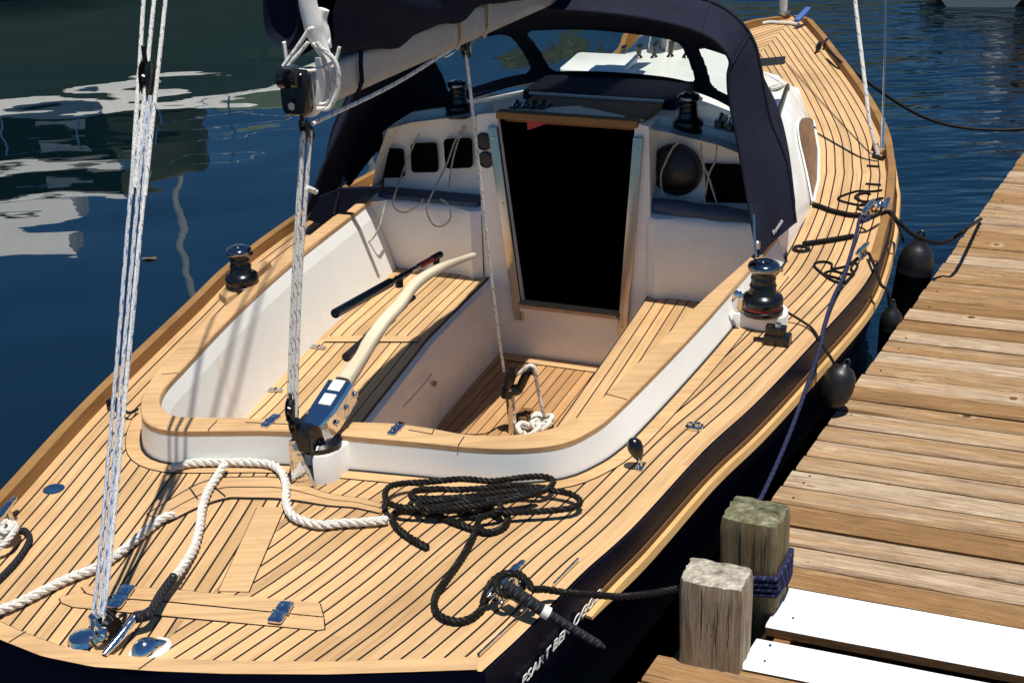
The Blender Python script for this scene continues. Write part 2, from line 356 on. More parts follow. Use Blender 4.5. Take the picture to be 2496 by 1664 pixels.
# ------------------------------------------------------------------ water, banks
m_water, t, b = nm('harbour_water', (.0007, .0058, .0085), .012, spec=.5)
b.inputs['IOR'].default_value = 2.1
n1 = NOISE(t, OBJ(t, (1.0, 1.25, 1)), .62, 1.6, .45); n2 = NOISE(t, OBJ(t, (.8, 2.4, 1)), 2.2, 2, .5)
gx = N(t, 'ShaderNodeTexCoord'); sx = N(t, 'ShaderNodeSeparateXYZ'); t.links.new(gx.outputs['Object'], sx.inputs[0])
amp = MT(t, 'MULTIPLY_ADD', MT(t, 'SMOOTH_MIN', MT(t, 'MAXIMUM', MT(t, 'DIVIDE', MT(t, 'SUBTRACT', sx.outputs[0], .5), 4), 0.0), 1.0, .3), .6, .25)
BUMP(t, b, MT(t, 'MULTIPLY', MT(t, 'ADD', n1, MT(t, 'MULTIPLY', MT(t, 'MULTIPLY', n2, .16), MT(t, 'MAXIMUM', MT(t, 'MULTIPLY', sx.outputs[0], .5), .12))), amp), .16)
mb = MB(); mb.add([(-400, -200, 0), (400, -200, 0), (400, 600, 0), (-400, 600, 0)], [(0, 1, 2, 3)])
structure(obj('water', mb, m_water))

m_bank, t, b = nm('wooded_bank_green', (.03, .045, .02), .9)
n = NOISE(t, OBJ(t), .9, 6, .75)
t.links.new(RAMP(t, n, [(.35, (.004, .008, .004)), (.48, (.018, .032, .013)), (.58, (.06, .075, .035)), (.68, (.26, .22, .13))]), b.inputs['Base Color'])
mb = MB(); ang = np.linspace(R(-75), R(75), 160); rows = 14; V = []; Fs = []
for i, a in enumerate(ang):
    for j in range(rows):
        h = j/(rows-1); d = 46+16*h*h; top = 10.5+2.5*math.sin(a*7)+1.6*math.sin(a*23+1); top *= (1.0 if a < .17 else max(.42, 1.0-(a-.17)*5))
        q = mnoise.noise((math.sin(a)*d*.35, h*6, 1.3)); q2 = mnoise.noise((math.sin(a)*d*1.1, h*17, 4.3))
        dd = d+1.8*q+.9*q2; V.append((math.sin(a)*dd, math.cos(a)*dd, -.2+top*h+(.8*q2+1.2*q)*h))
for i in range(len(ang)-1):
    for j in range(rows-1): Fs.append((i*rows+j, (i+1)*rows+j, (i+1)*rows+j+1, i*rows+j+1))
mb.add(V, Fs); structure(obj('hill', mb, m_bank))

# ------------------------------------------------------------------ boat outline
def spl(P): P = sorted(P); return [p[0] for p in P], [p[1] for p in P]
sheer_px = [cI(950,1500), cI(1230,1240), cI(1560,900), cI(1890,600), cG(150,1560), cG(400,1330), cG(640,1090), cG(800,910), cG(960,740), cG(1060,600), cG(1120,450), cG(1160,300), cG(1177,200), cD(1118,1130),
            cD(1118,1050), cD(1080,880), cD(1000,720), cD(900,560), cD(780,400), cD(650,240), cD(560,140), cD(497,108)]
st_pts = [ST(WD(p)) for p in sheer_px]
pt_px = [(-206,1456), (0,1241), (220,1000), (461.6,764), (564,664.8), (713,553.8)]
po_pts = [ST(WD(p)) for p in pt_px]
def smooth_curve(pts, deg):
    s = np.array([p[0] for p in pts]); t = np.array([p[1] for p in pts]); return s, t
S_BOW = st_pts[-1][0]+.02; T_BOW = st_pts[-1][1]-.03
ss = np.array([p[0] for p in st_pts]); tt = np.array([p[1] for p in st_pts])
def stb(s): return float(np.interp(s, SG, TG))
_c = catmull([np.array([a, b2]) for a, b2 in zip(ss, tt)]+[np.array([S_BOW, T_BOW])], n=8)
SG = np.array([p[0] for p in _c]); TG = np.array([p[1] for p in _c]); o_ = np.argsort(SG); SG = SG[o_]; TG = TG[o_]
k_ = np.ones(9)/9; TG = np.r_[TG[:4], np.convolve(TG, k_, 'valid'), TG[-4:]]
p_s = [p[0] for p in po_pts]; p_t = [p[1] for p in po_pts]
sl_, tl_ = p_s[-1], p_t[-1]; off0 = -tl_-stb(sl_)            # port side is wider by this at the last measured station
for s in np.arange(sl_+.5, S_BOW-.3, .5):
    f = (s-sl_)/(S_BOW-sl_); c0 = f*T_BOW
    p_s.append(s); p_t.append(-(stb(s)-2*c0)-off0*(1-f))
p_s.append(S_BOW); p_t.append(T_BOW-.02)
_c = catmull([np.array([a, b2]) for a, b2 in zip(p_s, p_t)], n=8); PG = np.array([p[0] for p in _c]); PT = np.array([p[1] for p in _c])
def prt(s): return float(np.interp(s, PG, PT))
# transom curve (outer edge of the deck aft), measured as s(t)
tr_px = [(-206,1456), (0,1559), cH(250,1420), cH(540,1480), cH(900,1505), cH(1300,1520), cI(0,1520), cI(500,1505), cI(930,1490)]
tr = sorted([ST(WD(p))[::-1] for p in tr_px]); trt = [a for a, _ in tr]; trs = [b2 for _, b2 in tr]
def s_tr(t): return float(np.interp(t, trt, trs))
print('stbd', [(round(a,2), round(b2,2)) for a, b2 in st_pts]); print('port', [(round(a,2), round(b2,2)) for a, b2 in zip(p_s, p_t)]); print('transom', [(round(a,2), round(b2,2)) for a, b2 in tr])
S_TS, S_TP = st_pts[0][0], po_pts[0][0]

boat = thing('sailboat', 'navy hulled sailing yacht with teak decks and dark blue dodger moored at the dock', 'sailboat', AX(3.4, 0, 0))
# hull: outline rings going down
def outline(n1=90, n2=30):
    P = []
    for i in range(n1): s = S_TS+(S_BOW-S_TS)*i/(n1-1); P.append((s, stb(s)))
    for i in range(1, n1): s = S_BOW+(S_TP-S_BOW)*i/(n1-1); P.append((s, prt(s)))
    for i in range(1, n2): t_ = trt[0]+(trt[-1]-trt[0])*i/n2; P.append((s_tr(t_), t_))
    return P
OUT = outline()
def tc(s): return .5*(stb(s)+prt(s))
def ring(k, z, ds=0.0, grow=0.0):
    out = []
    for s, t_ in OUT:
        c = tc(min(max(s, S_TS), S_BOW)); hw = t_-c
        f = k+grow/max(abs(hw), .05) if abs(hw) > .05 else k
        fwd = max(0, (s-4.5)/3.6)
        s2 = s-fwd*ds*1.2+(ds*(1-s/1.5) if s < 1.5 else 0)
        out.append(AX(s2, c+hw*f, zdeck(s)*0+z+(zdeck(s)-.85)*(z/.85)))
    return out
mb = MB()
mb.loft([ring(1.0, .846), ring(1.0, .852, 0, .012), ring(1.0, .80, 0, .014), ring(1.0, .62, .01, .004), ring(.97, .40, .05), ring(.88, .15, .12), ring(.72, -.1, .2), ring(.5, -.3, .3)], caps=False)
hull = obj('hull', mb, m_navy, boat)
# deck
NU, NW = 420, 110
V = []; st = []
def polyline_dist(P, Q):
    P = np.array(P); best = np.full(len(P), 9.0)
    for a, b2 in zip(Q[:-1], Q[1:]):
        a = np.array(a); d = np.array(b2)-a; l2 = d@d
        if l2 < 1e-12: continue
        u = np.clip(((P-a)@d)/l2, 0, 1); best = np.minimum(best, np.linalg.norm(P-a-u[:, None]*d, axis=1))
    return best
for i in range(NU):
    for j in range(NW):
        w = j/(NW-1); u = i/(NU-1)
        t0 = trt[0]+(trt[-1]-trt[0])*w; s0 = s_tr(t0); s = s0+(S_BOW-.01-s0)*u
        a, b2 = (prt(s) if s > S_TP else trt[0]), (stb(s) if s > S_TS else trt[-1])
        V.append((s, a+(b2-a)*w))
VS = np.array(V)
rs = [(s, stb(s)) for s in np.linspace(S_TS-.6, S_BOW, 160)]; rs = [(s, t_ if s >= S_TS else stb(S_TS)-(S_TS-s)*.28) for s, t_ in rs]
rp = [(s, prt(s)) for s in np.linspace(S_TP, S_BOW, 160)]; rp = [(S_TP-.6, prt(S_TP)+.13)]+rp
dS = polyline_dist(VS, rs); dP = polyline_dist(VS, rp)
# ------------------------------------------------------------------ cockpit outlines (measured on the planes they lie on)
def sts(ps, z): return [np.array(ST(W(p, z))) for p in ps]
CAPZ = .978
co = sts([cE(1080,150), cE(760,420), cE(430,700), cE(290,835), cE(200,940), cE(140,1045), cE(113,1120), cE(112,1190), cE(135,1240), cE(200,1280), cE(330,1303), cE(600,1303), cE(1060,1307), cF(300,1374), cF(600,1404), cF(900,1416), cF(1200,1390), cF(1400,1310), cF(1600,1155), cF(2091,655), cG(450,515)], CAPZ)
co = [np.array([3.5, -1.06]), np.array([3.2, -1.045])]+co+[np.array([3.5, 1.06])]
ci = sts([cE(1080,225), cE(700,570), cE(350,940), cE(270,1020), cE(230,1110), cE(240,1155), cE(270,1190), cE(330,1213), cE(450,1222), cE(740,1220), cE(1060,1243), cF(240,1258), cF(500,1312), cF(700,1338), cF(900,1335), cF(1050,1318), cF(1180,1285), cF(1300,1235), cF(1400,1165), cF(1510,1068), cF(2091,500), cF(2474,157)], CAPZ)
ci = [np.array([3.5, -.985]), np.array([3.2, -.965])]+ci+[np.array([3.5, 1.0])]
NC = 160
CO = resample(catmull(co, n=6), NC); CI0 = catmull(ci, n=6)
# pair each outer point with the nearest inner point so that the ribbon runs square
CI = []
ci_d = resample(CI0, 900); k0 = 0
for i, p in enumerate(CO):
    lo, hi = max(0, int(i/NC*900)-120), min(900, int(i/NC*900)+121)
    d = [np.linalg.norm(ci_d[k]-p) for k in range(lo, hi)]; k = lo+int(np.argmin(d)); k0 = max(k0, k); CI.append(ci_d[k0])
CI = [np.mean(CI[max(0, i-2):i+3], axis=0) for i in range(NC)]
tw = [np.linalg.norm(a-b2) for a, b2 in zip(CO, CI)]
def S3(P, z): return [AX(p[0], p[1], z if np.isscalar(z) else z(p[0])) for p in P]
def lerp2(A, B, f): return [a+(b2-a)*f for a, b2 in zip(A, B)]

# ---- deck with holes for cockpit and cabin
CAB_S = [3.5, 4.2, 4.7, 5.2, 5.7, 6.05, 6.38]
CAB = np.array([[1.075, 1.04, 1.00, .90, 1.33, 1.45], [1.068, 1.00, 1.04, .85, 1.27, 1.40], [1.01, .885, 1.07, .72, 1.21, 1.36], [.92, .79, 1.06, .60, 1.18, 1.30],
                [.80, .69, 1.045, .50, 1.13, 1.26], [.69, .57, 1.02, .42, 1.09, 1.18], [.59, .48, .985, .34, 1.035, 1.08]])
def cab(s): return [float(np.interp(s, CAB_S, CAB[:, k])) for k in range(6)]
cabpoly = [np.array([s, cab(s)[0]-.03]) for s in np.linspace(3.45, 6.36, 30)]; cabpoly = cabpoly+[np.array([p[0], -p[1]]) for p in cabpoly[::-1]]
hole = lerp2(CO, CI, .35)+[np.array([3.6, .95]), np.array([3.6, -.95])]
def inside(P, poly):
    P = np.asarray(P); c = np.zeros(len(P), bool); poly = np.array(poly); n = len(poly)
    for i in range(n):
        a, b2 = poly[i], poly[i-1]
        m = ((a[1] > P[:, 1]) != (b2[1] > P[:, 1]))
        with np.errstate(divide='ignore', invalid='ignore'):
            x = (b2[0]-a[0])*(P[:, 1]-a[1])/(b2[1]-a[1])+a[0]
        c ^= m & (P[:, 0] < x)
    return c
ctr = []; quads = []
for i in range(NU-1):
    for j in range(NW-1):
        q = (i*NW+j, (i+1)*NW+j, (i+1)*NW+j+1, i*NW+j+1); quads.append(q); ctr.append(VS[list(q)].mean(0))
keep = ~(inside(ctr, hole) | inside(ctr, cabpoly))
mid = np.array([tc(min(max(s, S_TS), S_BOW)) for s in VS[:, 0]])
side = VS[:, 1]-mid
# herringbone: each side's planks run parallel to its own rail
dd = np.where(dS < dP, dS, -dP)
mb = MB()
used = sorted(set(i for q, k in zip(quads, keep) if k for i in q)); mp_ = {i: n for n, i in enumerate(used)}
mb.add([AX(VS[i][0], VS[i][1], zdeck(VS[i][0])) for i in used], [tuple(mp_[i] for i in q) for q, k in zip(quads, keep) if k], 0, [(VS[i][0], dd[i]) for i in used])
def strip(P, w0, w1, up, mi, closed=False):
    """flat band following a (s,t) path between two sideways offsets"""
    P = [np.array(p) for p in P]; n = len(P); A = []; B = []
    for i in range(n):
        d = P[min(i+1, n-1)]-P[max(i-1, 0)]; d /= np.linalg.norm(d)+1e-9; nn = np.array([-d[1], d[0]])
        A.append(AX(*(P[i]+nn*w0), 0)); B.append(AX(*(P[i]+nn*w1), 0))
    for Q in (A, B):
        for q in Q: q[2] = zdeck(ST(q)[0])+up
    mb.ribbon(A, B, mi)
def board(P, w0, w1):                  # a plank lying in the deck with caulked edges
    strip(P, w0-.003, w1+.003, .0015, 1); strip(P, w0, w1, .003, 2)
def boardpoly(P):
    c = np.mean(P, axis=0); Q = [c+(p-c)*(1+.004/max(.02, np.linalg.norm(p-c))) for p in P]
    mb.poly([AX(q[0], q[1], zdeck(q[0])+.002) for q in Q], 1); mb.poly([AX(p[0], p[1], zdeck(p[0])+.0035) for p in P], 2)
# transom margin
P = [np.array([s_tr(t_), t_]) for t_ in np.linspace(trt[0], trt[-1], 60)]
strip(P, -.012, .0, .0035, 2); strip(P, 0, -.052-.0045, .0035, 1); strip(P, 0.004, -.052, .007, 2)
for t_ in (-.34, .08): strip([np.array([s_tr(t_)-.003, t_]), np.array([s_tr(t_)+.055, t_+.012])], -.0018, .0018, .009, 1)
# margin round the coaming
CO_in = lerp2(CO, CI, .01); CO_base = []
for i in range(NC):
    d = CO[min(i+1, NC-1)]-CO[max(i-1, 0)]; d /= np.linalg.norm(d); nn = np.array([-d[1], d[0]]); nn = nn if nn@(CO[i]-CI[i]) > 0 else -nn; CO_base.append(CO[i]+nn*(.012+.026*max(0.0, min(1.0, (CO[i][0]-1.32)/.35)) if CO[i][1] > 0 else .012))
board(CO_base[4:-4], .004, .056)
# king plank running aft from the rudder box, and the lazarette hatch frame
k1 = np.array(ST(WD(cH(1560,560)))); k2 = np.array(ST(WD(cH(1345,1045)))); board([k1, k2], -.045, .045)
h = [np.array(ST(WD(p))) for p in (cH(340,1095), cH(480,1020), cH(900,1012), cH(1840,1115), cH(1860,1255), cI(870,0))][:5]
fr_ = [np.array(ST(WD(p))) for p in (cH(560,1000), cH(1000,1030), cH(1840,1115))]; fr2 = [np.array(ST(WD(p))) for p in (cH(560,1070), cH(1000,1090), cH(1850,1190))]; fr3 = [np.array(ST(WD(p))) for p in (cH(370,1125), cH(1000,1180), cH(1860,1265))]
boardpoly([np.array(ST(WD(p))) for p in (cH(470,1020), cH(600,1005), cH(1000,1035), cH(1840,1112), cH(1862,1190), cH(1000,1105), cH(560,1072), cH(500,1055))])
boardpoly([np.array(ST(WD(p))) for p in (cH(345,1085), cH(450,1042), cH(500,1062), cH(560,1080), cH(1000,1113), cH(1863,1198), cH(1868,1262), cH(1830,1268), cH(900,1180), cH(420,1135), cH(355,1110))])
fb = [cH(850,602), cH(1100,452), cH(1240,402), cH(1390,392), cH(1640,400), cI(0,395), cI(200,425), cI(380,470)]
fbi = [cH(900,640), cH(1130,520), cH(1270,470), cH(1400,448), cH(1640,455), cI(0,450), cI(180,465), cI(330,490)]
fb2 = [cH(960,650), cH(1140,560), cH(1300,508), cH(1420,505), cH(1640,512), cI(0,447+20), cI(160,480), cI(320,515)]
A_ = [np.array(ST(WD(p))) for p in fb]; B_ = [np.array(ST(WD(p))) for p in fb2]
A_ = resample(catmull(A_, n=5), 30); B_ = resample(catmull(B_, n=5), 30)
mb.ribbon([AX(*(a+(a-b2)*.08), .8525) for a, b2 in zip(A_, B_)], [AX(*(b2+(b2-a)*.08), .8525) for a, b2 in zip(A_, B_)], 1)
mb.ribbon(S3(A_, .8545), S3(B_, .8545), 2)
M_ = lerp2(A_, B_, .48); mb.ribbon(S3(M_, .8555), S3(lerp2(A_, B_, .52), .8555), 1)
for p in ((cH(1090,450), cH(1140,520)), (cH(1240,455), cH(1300,505)), (cI(320,490), cI(380,470))):
    a, b2 = [np.array(ST(WD(q))) for q in p]; strip([a, b2], -.002, .002, .009, 1)
deck = obj('deck', mb, [m_deck, m_caulk, m_teak], boat)

# ---- rails, rub rail, chafe strips
def along(side, s0, s1, n, off, z):
    f = stb if side > 0 else prt; out = []
    for s in np.linspace(s0, s1, n):
        ds = (f(s+.03)-f(s-.03))/.06; nn = np.array([-ds, 1.0])/math.hypot(1, ds)*side
        out.append(AX(s+nn[0]*off, f(s)+nn[1]*off, zdeck(s)+z))
    return out
def rail(side, s0, s1, n, o1, o2, z1, z2, taper=True):
    rings = []
    a, b2, c, d = along(side, s0, s1, n, o1, z1), along(side, s0, s1, n, o1+.004, z2), along(side, s0, s1, n, o2-.006, z2), along(side, s0, s1, n, o2, z1)
    for i, q in enumerate(zip(a, b2, c, d)):
        f = min(1, .35+i/8.0, .35+(n-1-i)/8.0) if taper else 1; q = [np.array(x) for x in q]
        for x, y in ((1, 0), (2, 3)): q[x] = q[y]+(q[x]-q[y])*f
        rings.append(q)
    return rings
mb = MB(); mb.loft(rail(-1, S_TP+.02, S_BOW-.02, 130, -.036, .012, -.01, .052)); obj('toe_rail', mb, m_rail, boat)
mb = MB(); mb.loft(rail(1, 3.62, S_BOW-.02, 100, -.036, .012, -.01, .05)); obj('toe_rail', mb, m_rail, boat)
mb = MB(); mb.loft(rail(1, .80, 8.0, 180, .020, .046, -.135, -.108)); mb.loft(rail(1, .78, 8.0, 180, .006, .0195, -.135, -.098), 1)  # brown inner strip paints the shade along the rail's upper edge
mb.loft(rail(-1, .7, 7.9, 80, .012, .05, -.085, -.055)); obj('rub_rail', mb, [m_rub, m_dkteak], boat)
for a, b2 in ((cI(935,1392), cI(1240,1105)), (cI(1400,955), cI(1555,797))):
    mb = MB(); p, q = WD(a, .008), WD(b2, .008); mb.tube([p, .5*(p+q), q], .006, 8, sy=.8); obj('chafe_strip', mb, m_chrome, boat)
a, b2 = cR(0,240), cR(110,165); mb = MB(); mb.tube([WD(a, .055), WD(b2, .055)], .011, 8); obj('fairlead', mb, m_chrome, boat)

# ---- coaming: white moulding + teak cap
cen = np.array([2.4, 0.0])
CO_in = list(CO_in); CI_out = lerp2(CO, CI, .93)
def well(P, f, g): return [np.array([p[0]+(g if p[0] < 1.7 else 0), p[1]*f]) for p in P]
mb = MB()
mb.ribbon(S3(CO_base, .848), S3(lerp2(CO_base, CO_in, .12), .866)); mb.ribbon(S3(lerp2(CO_base, CO_in, .12), .866), S3(CO_in, .957)); mb.ribbon(S3(CO_in, .957), S3(CI_out, .957))
mb.ribbon(S3(CI_out, .957), S3(CI, .952)); mb.ribbon(S3(CI, .952), S3(well(CI, .975, .01), .90))
mb.ribbon(S3(well(CI, .975, .01), .90), S3(well(CI, .88, .05), .58))
bx = [WD(cQ(p, q)) for p, q in ((560,1180), (556,1450), (575,1476), (735,1470), (800,1452), (862,1415), (1095,1213), (1060,1150))]
c_ = np.mean(bx, axis=0); bt = [p+(c_-p)*.02+np.array([0, 0, .098]) for p in bx]; bt2 = [p+(c_-p)*.09+np.array([0, 0, .106]) for p in bx]
mb.loft([bx, bt, bt2]); coaming = obj('coaming', mb, m_white, boat, smooth=50)
cap = MB(); n = len(CO)
cap.loft([[AX(*o2, .957), AX(*o2, .975), AX(*(o2+(i2-o2)*.06), .98), AX(*(i2+(o2-i2)*.06), .98), AX(*i2, .975), AX(*i2, .957)] for o2, i2 in zip(CO, CI)])
def seam(a, b2, up=.0015, w=.0016):
    p, q = W(a, CAPZ+.004), W(b2, CAPZ+.004); d = (q-p)/np.linalg.norm(q-p); s_ = np.cross(d, ez)*w
    cap.add([p-s_, p+s_, q+s_, q-s_], [(0, 1, 2, 3)], 1)
for a, b2 in ((cE(245,945), cE(350,935)), (cE(540,1300), cE(600,1238)), (cF(565,1400), cF(605,1340)), (cF(1510,1070), cF(1645,1105)), (cE(780,1250), cE(1060,1262)), (cF(250,1298), cF(400,1325)), (cF(400,1325), cF(412,1295))): seam(a, b2)
obj('coaming_cap', cap, [m_teak, m_caulk], boat)
g_ = MB(); a, b2 = S3(lerp2(CO, CI, .045), .9572), S3(lerp2(CO, CI, .045), .851); g_.ribbon([q+np.array([0,0,-.004]) for q in a], a)
base_o = [p+(p-cen)*.006 for p in CO_base]; g_.ribbon(S3(CO_in, .8565), S3(base_o, .8565)); obj('sealant_line', g_, m_caulk, boat)

# ---- cockpit well
SEAT, SOLE, BK = .615, .205, 3.5
def splane(pts): return [np.array(p) for p in pts]
sL_in = [(1.25, -.22), (1.9, -.255), (2.3, -.30), (2.72, -.35), (3.1, -.365), (3.5, -.375)]
sR_in = [(1.25, .50), (2.07, .50), (2.72, .48), (3.5, .45)]
wi = well(CI, .88, .05); wl = [p for p in wi if p[1] < 0 and p[0] > 1.2]; wr = [p for p in wi if p[1] > 0 and p[0] > 1.35]
def seat(name, inner, outer, s0, s1, sg):
    mb = MB(); n = 40
    I_ = [np.array([s, np.interp(s, [p[0] for p in inner], [p[1] for p in inner])]) for s in np.linspace(s0, s1, n)]
    o2 = sorted([(p[0], p[1]) for p in outer]); O_ = [np.array([s, np.interp(s, [p[0] for p in o2], [p[1] for p in o2])+sg*.015]) for s in np.linspace(s0, s1, n)]
    m2 = 14; V = []; st = []
    for a, b2 in zip(I_, O_):
        for j in range(m2): q = a+(b2-a)*j/(m2-1); V.append(AX(*q, SEAT)); st.append((q[0], abs(q[1]-a[1])-.0))
    mb.add(V, [(i*m2+j, (i+1)*m2+j, (i+1)*m2+j+1, i*m2+j+1) for i in range(n-1) for j in range(m2-1)], 0, st)
    lip = [AX(*a, SEAT) for a in I_]; mb.ribbon(lip, [q-np.array([0, 0, .022]) for q in lip], 1)
    mb.ribbon([AX(s, a[1]+sg*.0, SEAT+.001) for s, a in zip(np.linspace(s0, s1, n), I_)], [AX(a[0], a[1]+sg*.004, SEAT+.001) for a in I_], 1)
    return mb
mbL = seat('seat', sL_in, wl, 1.22, 3.5, -1); mbR = seat('seat', sR_in, wr, 1.36, 3.5, 1)
def brd(mb, a, b2, w, z=SEAT):          # cross board on a seat, measured from the photo
    p, q = W(a, z+.004), W(b2, z+.004); d = (q-p)/np.linalg.norm(q-p); s_ = np.cross(d, ez)*w
    for k, mi, ww in ((0, 1, 1.12), (.002, 2, 1.0)): mb.add([p-s_*ww+ez*k, p+s_*ww+ez*k, q+s_*ww+ez*k, q-s_*ww+ez*k], [(0, 1, 2, 3)], mi)
brd(mbL, cE(1290,722), cE(1880,722), .030)
seatL = obj('seat', mbL, [m_seat, m_caulk, m_teak], boat); seatR = obj('seat', mbR, [m_seat, m_caulk, m_teak], boat)
mb = MB(); n = 40
for inner, sg, s0 in ((sL_in, -1, 1.22), (sR_in, 1, 1.36)):
    I_ = [(s, float(np.interp(s, [p[0] for p in inner], [p[1] for p in inner]))) for s in np.linspace(s0, 3.5, n)]
    mb.ribbon([AX(s, t_, SEAT-.012) for s, t_ in I_], [AX(s, t_-sg*.018, SEAT-.028) for s, t_ in I_]); mb.ribbon([AX(s, t_-sg*.018+sg*.02, SEAT-.028) for s, t_ in I_], [AX(s, t_+sg*(-.045), SOLE) for s, t_ in I_])
mb.add([AX(1.30, -.3, SOLE), AX(1.30, .55, SOLE), AX(1.30, .55, SEAT), AX(1.30, -.3, SEAT)], [(0, 1, 2, 3)])
obj('footwell', mb, m_white, boat)
mb = MB(); n = 30; m2 = 24
V = []; st = []
for s in np.linspace(1.28, 3.5, n):
    for t_ in np.linspace(-.42, .6, m2): V.append(AX(s, t_, SOLE+.002)); st.append((s, t_+3))
mb.add(V, [(i*m2+j, (i+1)*m2+j, (i+1)*m2+j+1, i*m2+j+1) for i in range(n-1) for j in range(m2-1)], 0, st)
for t0, t1, s0, s1 in ((-.42, .6, 3.42, 3.5),):
    mb.add([AX(s0-.004, t0, SOLE+.004), AX(s0-.004, t1, SOLE+.004), AX(s1, t1, SOLE+.004), AX(s1, t0, SOLE+.004)], [(0, 1, 2, 3)], 1)
    mb.add([AX(s0, t0, SOLE+.006), AX(s0, t1, SOLE+.006), AX(s1, t1, SOLE+.006), AX(s1, t0, SOLE+.006)], [(0, 1, 2, 3)], 2)
mb.add([AX(1.28, -.34, SOLE+.005), AX(1.28, -.26, SOLE+.005), AX(3.42, -.30, SOLE+.005), AX(3.42, -.37, SOLE+.005)], [(0, 1, 2, 3)], 2)
obj('cockpit_sole', mb, [teak_mat('teak_sole', .05, .0024, 0.0, col=(.50, .28, .125)), m_caulk, m_teak], boat)
# seat-locker opening line with latch, seat hinges
mb = MB()
for a, b2 in ((cF(360,715), cF(400,940)), (cF(395,945), cF(215,1165))):
    pass
mb.tube([W(cE(1900,715), SEAT-.04), W(cE(1945,760), SEAT-.06), W(cE(1968,850), SEAT-.13), W(cE(1975,940), SEAT-.19)], .0035, 6)
obj('locker_seal', mb, m_caulk, boat)

# ---- bulkhead with companionway
mb = MB()
TL_, TR_, BL_, BR_ = (-.30, 1.455), (.385, 1.455), (-.195, .485), (.305, .485)
def bk(poly, s=BK, th=.03, mi=0): mb.prism([AX(s, t_, z) for t_, z in poly], ef3*th, mi)
bk([(-.42, SOLE-.02), (.5, SOLE-.02), (.5, .485), (-.42, .485)])                         # bridge face under the sill
bk([(-.40, .485), BL_, (-.195-.0435*1, .88), TL_, (-.40, 1.44)]); bk([BR_, (.47, .485), (.45, 1.44), TR_])
mb.loft([[AX(BK-.035, t_, .468), AX(BK-.035, t_, .488), AX(BK+.03, t_, .49), AX(BK+.03, t_, .468)] for t_ in (-.20, .31)], 0)
for sg, t0, t1, sh in ((-1, -.40, -1.0, .97), (1, .45, 1.02, 1.02)):
    # lower seat-back moulding, rounded vertical, topped by a shelf, with the instrument panel set forward
    prof = [(BK-.0, SEAT-.05), (BK-.012, SEAT+.03), (BK-.006, sh-.04), (BK+.004, sh-.012), (BK+.02, sh), (BK+.15, sh+.01)]
    for k in range(2):
        pass
    tt_ = np.linspace(t0, t1, 14); rings = []
    for i, t_ in enumerate(tt_):
        u = i/13; bul = .035*math.exp(-((u-.10)/.05)**2)-.05*max(0, (u-.75)/.25)**2
        rings.append([AX(a-bul*(1 if z < sh-.01 else 0)-(.10*max(0, (u-.7)/.3)**2 if z < sh+.02 else .0), t_, z) for a, z in prof])
    mb.loft(rings, 0, closed=False, caps=False)
    top = lambda t_: 1.465-.10*(abs(t_)/.9)**2-(.1*max(0, (abs(t_)-.85)/.2) if sg < 0 else 0)
    P = [AX(BK+.14, t_, sh-.02) for t_ in np.linspace(t0+sg*.0, t1, 8)]+[AX(BK+.17, t_, top(t_)) for t_ in np.linspace(t1, t0, 8)]
    mb.prism(P, ef3*.03)
    mb.add([AX(BK, t0, sh), AX(BK+.17, t0, sh), AX(BK+.17, t0, 1.45), AX(BK, t0, 1.45)], [(0, 1, 2, 3)])
bulk = obj('bulkhead', mb, m_white, boat, smooth=35)
mb = MB()
mb.box(AX(BK-.012, .05, .486)+ez*.012, es3*.255, ef3*.035, ez*.009); obj('companionway_sill', mb, m_teak, boat)
mb = MB(); mb.box(AX(BK-.0, .055, 1.452), es3*.345, ef3*.028, ez*.016); obj('companionway_beam', mb, m_rail, boat)
mb = MB()
for a, b2, w in (((-.215, .41), (-.315, 1.39), -.022), ((.325, .40), (.405, 1.39), .022)):
    for k in range(1):
        p, q = AX(BK-.012, a[0], a[1]), AX(BK-.012, b2[0], b2[1]); ax = q-p; L_ = np.linalg.norm(ax); ax /= L_
        mb.rbox(.5*(p+q), es3*.024, ef3*.012, ax*L_/2, .3)
    for f in (.04, .3, .62, .95): mb.lathe([(.0, 0), (.007, 0), (.006, .003), (0, .004)], p+ax*L_*f-ef3*.012, -ef3, 10)
obj('washboard_channel', mb, m_channel, boat)
mb = MB()
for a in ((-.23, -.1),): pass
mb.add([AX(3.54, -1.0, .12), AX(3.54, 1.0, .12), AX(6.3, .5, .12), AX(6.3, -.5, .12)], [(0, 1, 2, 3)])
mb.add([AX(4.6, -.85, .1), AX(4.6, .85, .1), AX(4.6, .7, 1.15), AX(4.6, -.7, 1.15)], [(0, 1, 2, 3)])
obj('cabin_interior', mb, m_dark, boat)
# dark plates painting the shade of open cut-outs, gauges to port, compass to starboard
def on_panel(s, px): w = WS(px, s); d = ST(w); return d[1], w[2]
for q in ([(835,945), (1000,950), (1008,1130), (848,1135)], [(1045,915), (1212,910), (1222,1098), (1052,1100)], [(1255,888), (1435,880), (1440,1070), (1270,1075)]):
    mb = MB(); P = [on_panel(BK+.13, cB(*p)) for p in q]; c = np.mean(P, axis=0)
    Pr = []
    for k in range(4):
        a, b2, d = np.array(P[k-1]), np.array(P[k]), np.array(P[(k+1) % 4])
        for f in np.linspace(0, 1, 5): u = b2+(a-b2)*.14*(1-f)+0*(d-b2); v2 = b2+(d-b2)*.14*f; Pr.append(u*(1-f)+v2*f if 0 < f < 1 else (b2+(a-b2)*.14 if f == 0 else b2+(d-b2)*.14))
    mb.loft([[AX(BK+.138+k*.002, *p) for p in [c+(np.array(x)-c)*sc for x in Pr]] for sc, k in ((1.0, 0), (1.0, -4), (.93, -4), (.90, 1))], 0)
    obj('pocket_shade_plate', mb, m_dark, boat)
